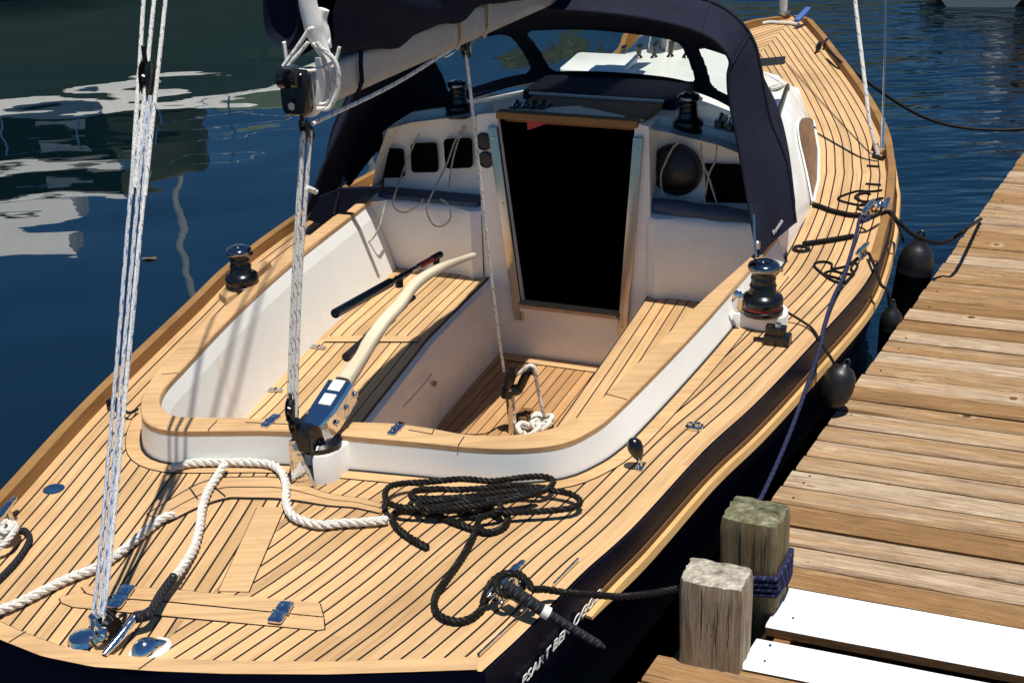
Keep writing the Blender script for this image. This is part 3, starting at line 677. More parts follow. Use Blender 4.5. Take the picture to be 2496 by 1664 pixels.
for px, r in ((cB(1510,905), .040), (cB(1525,1020), .038)):
    t_, z = on_panel(BK-.01, px); mb = MB(); mb.lathe([(0, 0), (r*1.08, 0), (r*1.08, .008), (r*.9, .012), (r*.86, .006), (0, .007)], AX(BK-.001, t_, z), -ef3, 24); obj('gauge', mb, m_rubber, boat)
t_, z = on_panel(BK+.12, cL(335,925)); mb = MB(); mb.lathe([(0, 0), (.125, 0), (.125, .012), (.112, .018), (.105, .010), (.07, .035), (0, .048)], AX(BK+.139, t_, z), -ef3, 32)
obj('compass', mb, m_rubber, boat)
mb = MB(); P = [on_panel(BK+.125, p) for p in (cL(580,870), cL(905,880), cL(970,1210), cL(590,1200))]; mb.prism([AX(BK+.139, *p) for p in P], -ef3*.004); obj('recess_shade_plate', mb, m_dark, boat)  # flat dark plate paints the shade inside the locker recess

m_wind, t, b = nm('wooden_window_panel', (.16, .085, .04), .35, spec=.4); _n = NOISE(t, OBJ(t, (2, 2, 22)), 1.6, 5, .65); t.links.new(RAMP(t, _n, [(.3, (.07, .035, .017)), (.55, (.19, .10, .05)), (.75, (.27, .16, .085))]), b.inputs['Base Color'])
# ---- cabin trunk
mb = MB(); rings = []
for s in np.linspace(BK+.03, 6.38, 40):
    wb, t1, z1, t2, z2, zc = cab(s); zd = zdeck(s); prof = [(wb, zd-.01), (wb-.006, zd+.03), (.5*(wb+t1)+.006, .5*(zd+z1)), (t1, z1), (t1-.03, z1+.03), (.5*(t1+t2), .5*(z1+z2)+.01), (t2, z2), (t2*.85, z2+(zc-z2)*.35), (t2*.6, z2+(zc-z2)*.68), (t2*.3, z2+(zc-z2)*.93), (0, zc)]
    rings.append([AX(s, a, z) for a, z in prof]+[AX(s, -a, z) for a, z in prof[-2::-1]])
f_ = rings[-1]; rings.append([AX(6.43, ST(p)[1]*.95, zdeck(6.4)+(p[2]-zdeck(6.4))*.5) for p in f_]); rings.append([AX(6.46, ST(p)[1]*.92, zdeck(6.4)-.01) for p in f_])
mb.loft(rings, 0, closed=False, caps=False)
cabin = obj('cabin_trunk', mb, m_white, boat, smooth=50)

# long lens-shaped wooden window panel in the cabin side, with its pale rim
for sg in (1, -1):
    lo, hi = [], []
    for s in np.linspace(4.34, 5.76, 40):
        wb, t1, z1, t2, z2, zc = cab(s); f = max(0.0, math.sin(math.pi*(s-4.34)/1.42))**.75; za = zdeck(s)+.022; zb = za+(z1-.012-za)*f
        fx = lambda z: (wb-.006+(t1-wb+.006)*(z-(zdeck(s)+.03))/(z1-zdeck(s)-.03)) if z > zdeck(s)+.03 else wb-.003
        lo.append((s, fx(za)+.012, za)); hi.append((s, fx(zb)+.012, zb))
    mb = MB(); n = len(lo); V = []
    for a, b2 in zip(lo, hi):
        for k in range(6): f = k/5; q = [a[i]+(b2[i]-a[i])*f for i in range(3)]; V.append(AX(q[0], sg*(q[1]+.006*math.sin(math.pi*f)), q[2]))
    mb.add(V, [(i*6+k, (i+1)*6+k, (i+1)*6+k+1, i*6+k+1) for i in range(n-1) for k in range(5)])
    wpn = obj('cabin_window', mb, m_wind, boat)
    mb = MB(); mb.tube([AX(a[0], sg*(a[1]+.004), a[2]-.006) for a in lo], .010, 8); mb.tube([AX(a[0], sg*a[1], a[2]) for a in hi], .005, 6); obj('window_rim', mb, m_white, wpn)

# blue slab to port and rolled cushion to starboard on the shelves, and sheet tails hanging over them
mb = MB(); mb.rbox(AX(BK+.075, -.70, .982), es3*.28, ef3*.062, ez*.012, .4); obj('blue_shelf_slab', mb, m_bluetray, boat)
mb = MB(); P = [AX(BK+.05, t_, 1.05-.045*(t_-.46)) for t_ in np.linspace(.44, 1.0, 12)]; mb.tube(P, [.030, .038]+[.040+.004*math.sin(k*1.7) for k in range(8)]+[.036, .028], 12); obj('rolled_cushion', mb, m_bluetray, boat)
def hang(paths, r=.0045, mat=None, name='sheet_end'):
    for P in paths:
        mb = MB(); mb.tube(catmull([WS(px, s) for px, s in P], n=6), r, 6); obj(name, mb, mat or m_tan2, boat)
m_tan2 = ropemat('grey_white_line', (.50, .48, .43), (.12, .11, .10), .3, 40)
b_ = lambda x, y, s=BK+.11: (cB(x, y), s)
hang([[b_(1390,800), b_(1330,900), b_(1280,1040), b_(1200,1200, BK-.02), b_(1160,1290, BK-.05), b_(1150,1350, BK-.05), b_(1190,1430, BK-.05), b_(1250,1440, BK-.05), b_(1300,1390, BK-.05), b_(1290,1310, BK-.05), b_(1240,1265, BK-.05)],
      [b_(1400,800), b_(1350,900), b_(1310,1050), b_(1290,1190)], [b_(1100,850), b_(1050,960), b_(1000,1090), b_(960,1200, BK-.02), b_(935,1290, BK-.05), b_(950,1330, BK-.05), b_(1010,1355, BK-.05), b_(1080,1320, BK-.05), b_(1130,1270, BK-.03)],
      [b_(605,1345, 3.25), b_(660,1370, 3.25), b_(710,1440, 3.27), b_(760,1530, 3.28), b_(800,1525, 3.3), b_(850,1440, 3.32), b_(885,1300, 3.38)]])
l_ = lambda x, y, s=BK+.08: (cL(x, y), s)
hang([[l_(360,690), l_(310,740), l_(250,860), l_(215,950), l_(215,1060), l_(240,1150)], [l_(555,690), l_(560,830), l_(620,990), l_(680,1180), l_(690,1205)], [l_(690,690), l_(670,850), l_(620,960), l_(590,1120), l_(550,1240)]])
# cabin-top fittings seen outside the dodger
def onroof(px):
    best = None
    for z in np.linspace(.95, 1.5, 111):
        w = W(px, z); s, t_ = ST(w)
        if not 3.6 < s < 6.4: continue
        wb, t1, z1, t2, z2, zc = cab(s); zr = np.interp(abs(t_), [0, t2*.3, t2*.6, t2*.85, t2, .5*(t1+t2), t1], [zc, z2+(zc-z2)*.93, z2+(zc-z2)*.68, z2+(zc-z2)*.35, z2, .5*(z1+z2)+.01, z1])
        if best is None or abs(zr-z) < best[0]: best = (abs(zr-z), w, s, t_)
    return best[1]+ez*.004
mb = MB(); P = [onroof(p) for p in (cL(1165,340), cL(1228,335), cL(1180,510), cL(1145,500))]; mb.prism(P, ez*.008); obj('deck_light', mb, nm('blue_tinted_pane', (.04, .09, .2), .15)[0], boat)
a, b2 = onroof(cL(1285,258)), onroof(cL(1200,525)); mb = MB(); mb.tube(catmull([a, a+ez*.035, .5*(a+b2)+ez*.04, b2+ez*.035, b2], n=5), .012, 8); obj('roof_handrail', mb, m_black, boat)
a, b2 = onroof(cL(1050,42)), onroof(cL(1262,22)); mb = MB(); mb.box(.5*(a+b2)+ez*.02, (b2-a)*.5, ef3*.02, ez*.022); obj('forward_grating', mb, m_rubber, boat)
mb = MB(); mb.rope([onroof(p)+ez*.012 for p in (cL(1090,265), cL(1140,240), cL(1190,225), cL(1230,210), cL(1200,240), cL(1150,255), cL(1210,245), cL(1255,225))], .009); obj('halyard_bight', mb, m_wrope, boat)
# ------------------------------------------------------------------ dodger
def mirror(P): return [(s, -t_, z) for s, t_, z in P]
hem = [(3.20, 1.035, .985), (3.26, .97, 1.22), (3.3, .90, 1.5), (3.31, .865, 1.64), (3.31, .855, 1.74), (3.31, .86, 1.81), (3.3, .80, 1.885), (3.3, .70, 1.93), (3.3, .56, 1.96), (3.3, .33, 1.985), (3.3, 0, 1.99)]
ridge = [(3.50, 1.135, 1.045), (3.5, 1.085, 1.32), (3.5, 1.0, 1.52), (3.5, .945, 1.76), (3.5, .915, 1.85), (3.5, .86, 1.925), (3.5, .78, 1.985), (3.5, .68, 2.02), (3.5, .5, 2.045), (3.5, .28, 2.06), (3.5, 0, 2.065)]
hoop = [(3.72, 1.09, 1.07), (3.78, 1.04, 1.28), (3.84, .98, 1.44), (3.88, .91, 1.56), (3.90, .85, 1.62), (3.92, .78, 1.67), (3.93, .70, 1.70), (3.94, .60, 1.725), (3.95, .48, 1.745), (3.95, .28, 1.77), (3.95, 0, 1.785)]
def full(P, port):          # port side sits wider and lower than the starboard side: first points replaced
    L_ = mirror(P); L_[:len(port)] = port
    Q = [np.array(p) for p in P]+[np.array(p) for p in L_[-2::-1]]; return catmull(Q, n=6)
hemF = full(hem, [(3.2, -1.25, .90), (3.26, -1.12, 1.20), (3.3, -.98, 1.47), (3.31, -.925, 1.62), (3.31, -.90, 1.73)])
ridF = full(ridge, [(3.5, -1.30, .93), (3.5, -1.20, 1.28), (3.5, -1.07, 1.52), (3.5, -.985, 1.74), (3.5, -.935, 1.845)])
hooF = full(hoop, [(3.72, -1.29, .95), (3.78, -1.18, 1.24), (3.84, -1.06, 1.43), (3.88, -.95, 1.55)])
A3 = lambda L: [AX(*p) for p in L]
mb = MB(); mid1 = [.5*(a+b2)+np.array([0, 0, .004]) for a, b2 in zip(hemF, ridF)]; mid2 = [.5*(a+b2)+np.array([0, 0, -.012]) for a, b2 in zip(ridF, hooF)]
rings = [A3(hemF), A3(mid1), A3(ridF), A3(mid2), A3(hooF)]
mb.loft(rings, 0, closed=False, caps=False)
mb.tube(A3(hemF), .009, 8)
for k in (26, 40, len(hemF)-41, len(hemF)-27):
    mb.tube(A3([hemF[k]+np.array([0, 0, .003]), mid1[k]+np.array([0, 0, .003]), ridF[k]+np.array([0, 0, .004]), mid2[k]+np.array([0, 0, .003]), hooF[k]+np.array([0, 0, .003])]), .004, 6)
mb.tube(A3([q+np.array([0, 0, .002]) for q in ridF]), .008, 6)
dodger_c = obj('dodger_canvas', mb, m_canvas, boat, smooth=70)
base = [(3.74, 1.06, 1.06), (3.86, 1.0, 1.18), (3.98, .93, 1.27), (4.08, .87, 1.30), (4.16, .80, 1.32), (4.22, .72, 1.34), (4.28, .64, 1.36), (4.33, .54, 1.385), (4.37, .42, 1.405), (4.40, .26, 1.42), (4.41, 0, 1.425)]
basF = full(base, [(3.74, -1.27, .94), (3.86, -1.16, 1.10), (3.98, -1.02, 1.23), (4.08, -.91, 1.29)])
hN, bN = resample(hooF, 141), resample(basF, 141)
mbf, panes = MB(), [MB(), MB(), MB()]
nv = 20
def wpt(i, v): p = hN[i]+(bN[i]-hN[i])*v; bul = .03*math.sin(math.pi*v); return AX(p[0]+bul, p[1], p[2]+bul*.4)
def panehit(i, v):
    t_ = hN[i][1]+(bN[i][1]-hN[i][1])*v
    z_ = hN[i][2]
    def rr(u, u0, u1, v0, v1, r):
        du = max(u0+r-u, u-(u1-r), 0)/max(r, 1e-6); dv = max(v0+.12-v, v-(v1-.12), 0)/.12
        return u0 < u < u1 and v0 < v < v1 and du*du+dv*dv < 1
    if rr(t_, -.34, .45, .09, .90, .05): return 1
    if rr(t_, -.83, -.43, .10, .88, .06): return 0
    if rr(t_, .54, .93, .10, .88, .06): return 2
    return None
NI = 560
hN, bN = resample(hooF, NI+1), resample(basF, NI+1); nv = 48
V = [wpt(i, j/nv) for i in range(NI+1) for j in range(nv+1)]
fsets = [[], [], [], []]
for i in range(NI):
    for j in range(nv):
        h = panehit(i, (j+.5)/nv); fsets[3 if h is None else h].append((i*(nv+1)+j, (i+1)*(nv+1)+j, (i+1)*(nv+1)+j+1, i*(nv+1)+j+1))
def sub(fs):
    u = sorted(set(k for f in fs for k in f)); mpp = {k: n for n, k in enumerate(u)}; m = MB(); m.add([V[k] for k in u], [tuple(mpp[k] for k in f) for f in fs]); return m
mf = sub(fsets[3]); mf.tube(A3(bN[::4]), .014, 8)
frame = obj('windshield_frame', mf, m_cover, boat, smooth=70)
for k in range(3): obj('windshield_pane', sub(fsets[k]), m_glass, frame)
# maker's lettering on the starboard wing
def text_mesh(txt, size, o, X, Y, name, mat, parent, shear=0.0, space=1.0, ext=.0008):
    cu = bpy.data.curves.new('txt', 'FONT'); cu.body = txt; cu.size = size; cu.shear = shear; cu.space_character = space; cu.extrude = ext; cu.offset = 0
    to = bpy.data.objects.new('txt', cu); COL.objects.link(to); bpy.context.view_layer.update()
    me = to.evaluated_get(bpy.context.evaluated_depsgraph_get()).to_mesh()
    Z = np.cross(X, Y); mb = MB(); mb.add([np.array(o)+v.co.x*X+v.co.y*Y+v.co.z*Z for v in me.vertices], [tuple(p.vertices) for p in me.polygons], 0, None, True)
    to.to_mesh_clear(); bpy.data.objects.remove(to); bpy.data.curves.remove(cu); return obj(name, mb, mat, parent, smooth=0)
# wing plane near its foot
w0, w1, w2 = AX(3.26, .985, 1.17), AX(3.5, 1.115, 1.16), AX(3.3, .905, 1.48)
nW = np.cross(w1-w0, w2-w0); nW /= np.linalg.norm(nW); nW = nW if nW@(CAMP-w0) > 0 else -nW
a, b2 = WP(cV(385,1230), w0, nW), WP(cV(735,700), w0, nW); X = b2-a; Lx = np.linalg.norm(X); X /= Lx; Y = np.cross(nW, X)
lt = text_mesh('Fonseca', Lx*.27, a+nW*.016, X, Y, 'canvas_lettering', m_letter, dodger_c, .25, .95)
# zip tie cord at the foot
mb = MB(); mb.tube([AX(3.24, 1.0, 1.16), AX(3.19, 1.02, 1.05), AX(3.17, 1.035, .99)], .006, 6); mb.lathe([(0, 0), (.014, 0), (.014, .03), (.008, .036), (0, .036)], AX(3.2, 1.03, 1.02), ez, 10); obj('dodger_strap', mb, m_steel, boat)
mb = MB(); mb.tube([AX(3.24, -1.0, 1.16), AX(3.19, -1.03, 1.05), AX(3.17, -1.04, .99)], .006, 6); obj('dodger_strap', mb, m_black, boat)

# ---- sea hood and sliding hatch on the cabin top
mb = MB(); mb.rbox(AX(4.19, .03, 1.405), ef3*.20, es3*.40, ez*.032, .2); obj('sea_hood', mb, m_canvas, boat)
mb = MB(); mb.rbox(AX(3.985, .03, 1.432), ef3*.008, es3*.35, ez*.006, .2); obj('hood_trim', mb, m_letter, boat)
mb = MB(); mb.rbox(AX(3.77, .045, 1.415), ef3*.22, es3*.335, ez*.012, .1); hatch = obj('sliding_hatch', mb, m_dkteak, boat)
mb = MB(); mb.rbox(AX(3.63, .045, 1.43), ef3*.006, es3*.34, ez*.004, .2); obj('hatch_rail', mb, m_chrome, hatch)
mb = MB(); a = AX(3.54, -.16, 1.43); mb.add([a, a+es3*.10, a+es3*.10+ez*-.02, a+ez*-.06+es3*.0], [(0, 1, 2, 3)]); obj('red_tag', mb, m_red, boat)

# ---- winches
def winch(o, k, red=False, ax=ez):
    o = np.array(o, float); mb = MB()
    mb.lathe([(.062, 0), (.065, .006), (.065, .016), (.061, .020), (.061, .028), (.064, .032), (.064, .046), (.060, .056), (.047, .064), (.044, .066), (.040, .080), (.039, .086), (.042, .090), (.039, .094), (.037, .110), (.039, .114), (.037, .120), (.037, .133), (.041, .138), (0, .138)], o, ax, 36)
    mb.v = [tuple(o+(np.array(v)-o)*k) for v in mb.v]; d = obj('winch_drum', mb, m_black, boat)
    if red:
        mb = MB(); mb.lathe([(.0612, .0215), (.0622, .0225), (.0622, .0265), (.0612, .0275)], o, ax, 36, caps=False); mb.v = [tuple(o+(np.array(v)-o)*k) for v in mb.v]; obj('red_ring', mb, m_red, d)
    mb = MB(); mb.lathe([(.036, .136), (.044, .139), (.048, .146), (.049, .153), (.045, .161), (.034, .166), (.022, .166), (.019, .160), (.0, .160)], o, ax, 36)
    mb.box(o+ez*.147+es3*.046, es3*.012, ef3*.007, ez*.006)
    mb.v = [tuple(o+(np.array(v)-o)*k) for v in mb.v]; obj('winch_top', mb, m_dchrome, d); return d
wl_o = W(cE(765,395), .955); wr_o = W(cO(405,840), .909)
def pad(px, z0, z1, mat, name):
    mb = MB(); P = [W(p, z1) for p in px]; c = np.mean(P, axis=0); mb.loft([[p+ez*(z0-z1)+(p-c)*.03 for p in P], P, [p+(c-p)*.03+ez*.004 for p in P]]); return obj(name, mb, mat, boat, smooth=30)
def rounded(P, n=5): return [q for q in catmull([np.array(p) for p in P], n=n, closed=True)]
pad([cO(30,870), cO(200,880), cO(420,925), cO(620,925), cO(700,905), cO(738,860), cO(735,800), cO(660,730), cO(420,640), cO(160,640)], .852, .905, m_white, 'winch_pad')
pad([cE(610,430), cE(660,470), cE(720,440), cE(860,300), cE(940,230), cE(900,225), cE(780,280), cE(680,370)], .93, .957, m_teak, 'winch_pad')
winch(wl_o, 1.12, False); winch(wr_o, 1.32, True)
winch(AX(3.68, -.575, 1.375), 1.05); winch(AX(3.68, .585, 1.375), 1.1)
mb = MB(); c = W(cO(95,760), .955); mb.sphere(c+ez*.02, 1, 16, 0, ef3*.012, es3*.026, ez*.05); mb.tube([c, c-ez*.02], .012, 8); obj('line_guide', mb, m_chrome, boat)
# rope clutches and the coil of lines by the companionway winches
for sg, t0 in ((1, .72), (-1, -.30)):
    mb = MB(); 
    for k in range(4): mb.rbox(AX(3.76, t0+.05*k, 1.405-.016*k*(1 if sg > 0 else -.2)), ef3*.06, es3*.018, ez*.028, .3); 
    cl = obj('rope_clutch', mb, m_black, boat)
    mb = MB()
    for k in range(4): mb.tube([AX(3.86, t0+.05*k, 1.40), AX(3.76, t0+.05*k, 1.448-.016*k*(1 if sg > 0 else -.2)), AX(3.70, t0+.05*k, 1.42-.01*k)], .011, 6)
    obj('clutch_lever', mb, m_chrome, cl)

# ---- rudder head, tiller and extension
mb = MB()
hd = W(cQ(560,930), .96)
mb.lathe([(0, 0), (.075, 0), (.075, .02), (.05, .035), (.045, .075), (0, .08)], W(cQ(640,1000), .955), ez, 24); mb.rbox(W(cQ(500,860), 1.02), ef3*.06, es3*.035, ez*.045, .4)
obj('rudder_head', mb, m_black, boat)
# tiller axis: from the stock forward, rising
T0 = W(cQ(560,850), 1.03)
def at_line(px, q, d): # point on the photo ray that lies in the vertical plane through q along d
    n = np.cross(d, ez); return WP(px, q, n)
dT = ef3.copy(); nT = es3
tp = [WP(p, T0, nT) for p in (cQ(530,760), cQ(700,480), cQ(900,190), cE(1490,830), cE(1580,690), cE(1665,575), cE(1755,480), cF(290,345), cF(450,245), cF(665,172))]
print('tiller', [tuple(np.round(ST(p), 2))+(round(p[2], 2),) for p in tp])
hw = [.038, .042, .036, .032, .030, .028, .027, .025, .022, .014]; hh = [.034, .036, .030, .026, .024, .022, .021, .020, .018, .012]
C_ = catmull(tp[2:], n=6); Wd = .82*np.interp(np.linspace(0, 1, len(C_)), np.linspace(0, 1, 8), hw[2:]); Hh_ = .9*np.interp(np.linspace(0, 1, len(C_)), np.linspace(0, 1, 8), hh[2:])
mb = MB(); rings = []
for i, c in enumerate(C_):
    d = C_[min(i+1, len(C_)-1)]-C_[max(i-1, 0)]; d /= np.linalg.norm(d); s_ = np.cross(d, ez); s_ /= np.linalg.norm(s_); u_ = np.cross(s_, d)
    rings.append([c+s_*Wd[i]*math.copysign(abs(math.cos(a))**.6, math.cos(a))+u_*(Hh_[i]*math.copysign(abs(math.sin(a))**.6, math.sin(a))-Hh_[i]) for a in np.linspace(0, 2*math.pi, 16, endpoint=False)])
mb.loft(rings); m_ash = teak_mat('pale_ash_wood', col=(.70, .60, .42), grain=(1.5, 1.5, 9)); m_ash2 = teak_mat('greyed_ash_wood', col=(.46, .41, .33), grain=(1.5, 1.5, 9)); tiller = obj('tiller', mb, m_ash, boat, smooth=60)

# polished metal strap box holding the tiller
mb = MB(); a, b2 = tp[0], tp[2]; d = (b2-a)/np.linalg.norm(b2-a); s_ = np.cross(d, ez); s_ /= np.linalg.norm(s_); u_ = np.cross(s_, d)
prof = [(-1, 0), (1, 0), (1.15, -.012), (1.15, -.085), (-1.15, -.085), (-1.15, -.012)]
mb.loft([[p+s_*x*w+u_*y for x, y in prof] for p, w in ((a, .030), (a+(b2-a)*.35, .042), (b2-d*.02, .042))], flat=True); strap = obj('tiller_strap', mb, m_chrome, tiller, smooth=0)
for f in (.30, .62, .9):
    mb = MB(); mb.lathe([(0, 0), (.011, 0), (.010, .006), (0, .008)], a+(b2-a)*f+s_*.050+u_*-.05, s_, 12); obj('bolt', mb, m_chrome, strap)
for p, q in (((745,270),(900,235)), ((630,425),(800,415))):
    c = .5*(at_line(cQ(*p), T0, dT)+at_line(cQ(*q), T0, dT)); f = (c-a)@d; c = a+d*f+u_*.0015
    mb = MB(); mb.box(c, d*.026, s_*.022, u_*.001); obj('white_sticker', mb, m_letter, strap)
# tiller extension: dark tube with red and silver bands, clipped on top of the tiller
E0 = at_line(cE(1760,790), T0, dT)
ext = [cE(1420,840), cE(1700,590), cE(1790,500), cE(1850,455)]
ep = [WP(p, T0+nT*-.028, nT) for p in ext]
mb = MB(); mb.tube([ep[0], ep[1], ep[2]], .0165, 12); mb.tube([ep[1]-(ep[1]-ep[0])*.08, ep[1]+(ep[1]-ep[0])*.03], .021, 12); mb.tube([ep[2], ep[3]], .011, 10); obj('tiller_extension', mb, m_rubber, boat)
x = [cE(1350,560), cE(1560,445), cE(1730,345), cE(1820,290), cE(1870,255), cE(1960,215), cE(2010,190)]
xp = [WP(p, T0-nT*.06, nT) for k, p in enumerate(x)]
print('ext', [round(p[2], 2) for p in xp])
xa, xb = xp[0], xp[-1]; LN = lambda f: xa+(xb-xa)*f
mb = MB(); mb.tube([LN(0), LN(.5)], .017, 12); mb.tube([LN(.5), LN(.70)], .010, 10); mb.tube([LN(.66), LN(.94)], .009, 10); mb.tube([LN(.93), LN(1.02)], .014, 12); mb.lathe([(0, 0), (.014, 0), (.014, .03), (0, .03)], LN(.97)-ez*.03, ez, 10); mb.lathe([(0, 0), (.016, 0), (.016, .04), (0, .04)], LN(.58)-ez*.035, ez, 10)
pole = obj('tiller_pilot_rod', mb, m_black, boat)
mb = MB(); mb.tube([LN(.70), LN(.79)], .0105, 12); obj('silver_band', mb, m_chrome, pole); mb = MB(); mb.tube([LN(.79), LN(.93)], .0125, 12); obj('red_band', mb, m_red, pole)
# chrome mainsheet bracket on the aft face of the rudder box
mb = MB(); P = [W(cQ(385,1470), .855), W(cQ(580,1475), .855)]; top = [P[0]+ez*.165+es3*-.01, P[1]+ez*.165+es3*-.045]
mb.prism([P[0]-ef3*.012, P[1]-ef3*.012, top[1]-ef3*.012, top[0]-ef3*.012], ef3*.010); mb.prism([P[0]-es3*.02-ef3*.01, P[0]-ef3*.01, top[0]-ef3*.01, top[0]-ef3*.01-es3*.004], ef3*.08); brk = obj('sheet_bracket', mb, m_chrome, boat, smooth=0)
TB = .5*(top[0]+top[1])+ez*.03

# ---- boom, sail cover
dB = np.array([ef[0], ef[1], 0.0])
Eb = WY(cK(655,1175), TB[1]+.12)
far = WP(cB(1830,-35), Eb, np.cross(dB, ez)); dB3 = (far-Eb)/np.linalg.norm(far-Eb)
print('boom end', Eb, 'dir', dB3, 'TB', TB, ST(Eb), ST(TB))
if dB3[2] < -.02 or dB3[2] > .3: print('boom slope odd')
uB = np.cross(np.cross(dB3, ez), dB3); uB /= np.linalg.norm(uB); sB = np.cross(dB3, uB)
def boomring(c, hw_, hh_, n=20): return [c+sB*hw_*math.copysign(abs(math.cos(a))**.35, math.cos(a))+uB*hh_*math.copysign(abs(math.sin(a))**.55, math.sin(a)) for a in np.linspace(0, 2*math.pi, n, endpoint=False)]
BL = 3.9
mb = MB(); mb.loft([boomring(Eb+dB3*x, .039, .060) for x in (.0, .3, 1.5, BL)]); mb.loft([[Eb+dB3*x+sB*a*.030-uB*b3 for a, b3 in ((-1, .052), (1, .052), (.75, .068), (-.75, .068))] for x in (.03, BL)]); boom = obj('boom', mb, m_boom, boat, smooth=50)
mb = MB(); mb.loft([boomring(Eb-dB3*x, a*.046, a*.069) for x, a in ((-.012, 1), (.0, 1.02), (.022, 1.0), (.03, .9), (.032, .6))]); mb.lathe([(.0, -.03), (.026, -.03), (.026, -.012), (.018, -.01), (.018, .01), (.026, .012), (.026, .03), (0, .03)], Eb-dB3*.035+uB*.045, sB, 18); mb.lathe([(.0, -.012), (.03, -.012), (.03, .012), (0, .012)], Eb-dB3*.055+uB*.052-sB*.01, sB, 18); mb.box(Eb-dB3*.036-uB*.03, sB*.004, uB*.014, dB3*.004)
obj('boom_end_cap', mb, m_black, boom)
mb = MB(); mb.lathe([(0, -.006), (.012, -.006), (.012, .006), (0, .006)], Eb-dB3*.037-uB*.035, dB3, 10); obj('end_rivet', mb, m_chrome, boom)
# sail cover: canvas sleeve lying over the flaked sail, open towards the stern
def cover_ring(x, sc, drop=0.0):
    out = []; c = Eb+dB3*x
    for i, a in enumerate(np.linspace(R(-62), R(242), 44)):
        w = (.135+.02*math.sin(a*3+x*5))*sc; h = (.27+.02*math.sin(a*5+x*3.1))*sc
        wr = .012*math.sin(a*9+x*11)+.010*mnoise.noise((a*2, x*4, 2))
        ca, sa = math.cos(a), math.sin(a); p = c+uB*(.30-.02*x)+sB*ca*(w+wr)+uB*sa*(h+wr)
        if sa < -.3: p = p-uB*.02*mnoise.noise((x*6, ca*2, 1))
        out.append(p)
    return out
mb = MB(); xs = np.linspace(.10, 3.6, 60)
mb.loft([cover_ring(x, min(1, .82+.35*(x-.1))) for x in xs], 0, closed=False, caps=False); cover = obj('sail_cover', mb, m_cover, boat, smooth=80)
# port lobe of the cover hanging past the boom end, and the sail's clew
mb = MB(); lob = [WY(p, Eb[1]+.10) for p in (cK(250,-300), cK(245,60), cK(262,260), cK(300,420), cK(400,540), cK(560,650), cK(680,520), cK(745,360), cK(760,150), cK(720,-300))]
L1 = catmull(lob, n=5); c = np.mean(L1, axis=0)
mb.loft([[c+(p-c)*f+dB3*o2 for p in L1] for f, o2 in ((.55, .0), (.86, -.03), (.98, .0), (1.0, .05), (.95, .25), (.8, .5))], 0, closed=True)
obj('cover_flap', mb, m_cover, cover, smooth=80)
mb = MB(); sp = [cK(760,-200), cK(790,60), cK(850,300), cK(880,440), cK(930,560), cK(1010,700), cK(1090,860)]
cl = catmull([WY(p, Eb[1]+.035) for p in sp], n=5); wdt = np.interp(np.linspace(0, 1, len(cl)), [0, .35, .6, 1], [.026, .030, .024, .014])
mb.tube(cl, list(wdt), 12, sx=1, sy=.6)
mb.tube(catmull([WY(p, Eb[1]+.06) for p in (cK(990,120), cK(960,250), cK(1000,420), cK(1020,540), cK(1080,545))], n=6), .017, 10)
obj('sail_clew', mb, m_sail, boat)
mb = MB(); mb.tube(catmull([WY(p, Eb[1]+.0) for p in (cK(870,360), cK(800,380), cK(740,470), cK(660,590), cK(560,730), cK(470,850))], n=6), .0062, 8)
mb.tube(catmull([WY(p, Eb[1]+.01) for p in (cK(510,858), cK(620,850), cK(760,905), cK(900,890), cK(1040,830), cK(1140,760), cK(1190,600))], n=6), .0055, 8)
mb.tube(catmull([WY(p, Eb[1]+.02) for p in (cK(840,560), cK(900,600), cK(980,680), cK(1060,850), cK(1100,1000), cK(1080,1200), cK(1020,1310), cK(930,1330))], n=6), .0065, 8)
mb.tube(catmull([WY(p, Eb[1]+.00) for p in (cK(900,540), cK(960,620), cK(1100,740), cK(1170,900), cK(1170,1120), cK(1120,1270), cK(1050,1380), cK(900,1390))], n=6), .0075, 8)
mb.tube(catmull([WY(p, Eb[1]+.02) for p in (cK(790,540), cK(700,650), cK(600,760), cK(520,840))], n=6), .006, 8)
obj('outhaul_lashing', mb, m_sheet, boom)
mb = MB(); mb.tube(catmull([Eb+dB3*.045+boff for boff in (sB*-.06+uB*.14, sB*-.055+uB*.05, sB*-.05-uB*.02, sB*-.02-uB*.075, sB*.03-uB*.07, sB*.055, sB*.06+uB*.1)], n=6), .012, 8, sx=.5, sy=1.4); obj('canvas_strap', mb, m_sail, boom)
# ties on the boom
for px in (cK(1270,720), cB(1290,150), cB(1465,20)):
    q = WP(px, Eb, sB); x = (q-Eb)@dB3
    mb = MB(); mb.tube([Eb+dB3*x+uB*.10+sB*.06, Eb+dB3*x+uB*.03+sB*.052, Eb+dB3*(x+.005)-uB*.03+sB*.05, Eb+dB3*(x+.02)-uB*.075+sB*.02], .0075, 6); obj('cover_tie', mb, m_cover if px[0] < 900 else m_tan, cover)

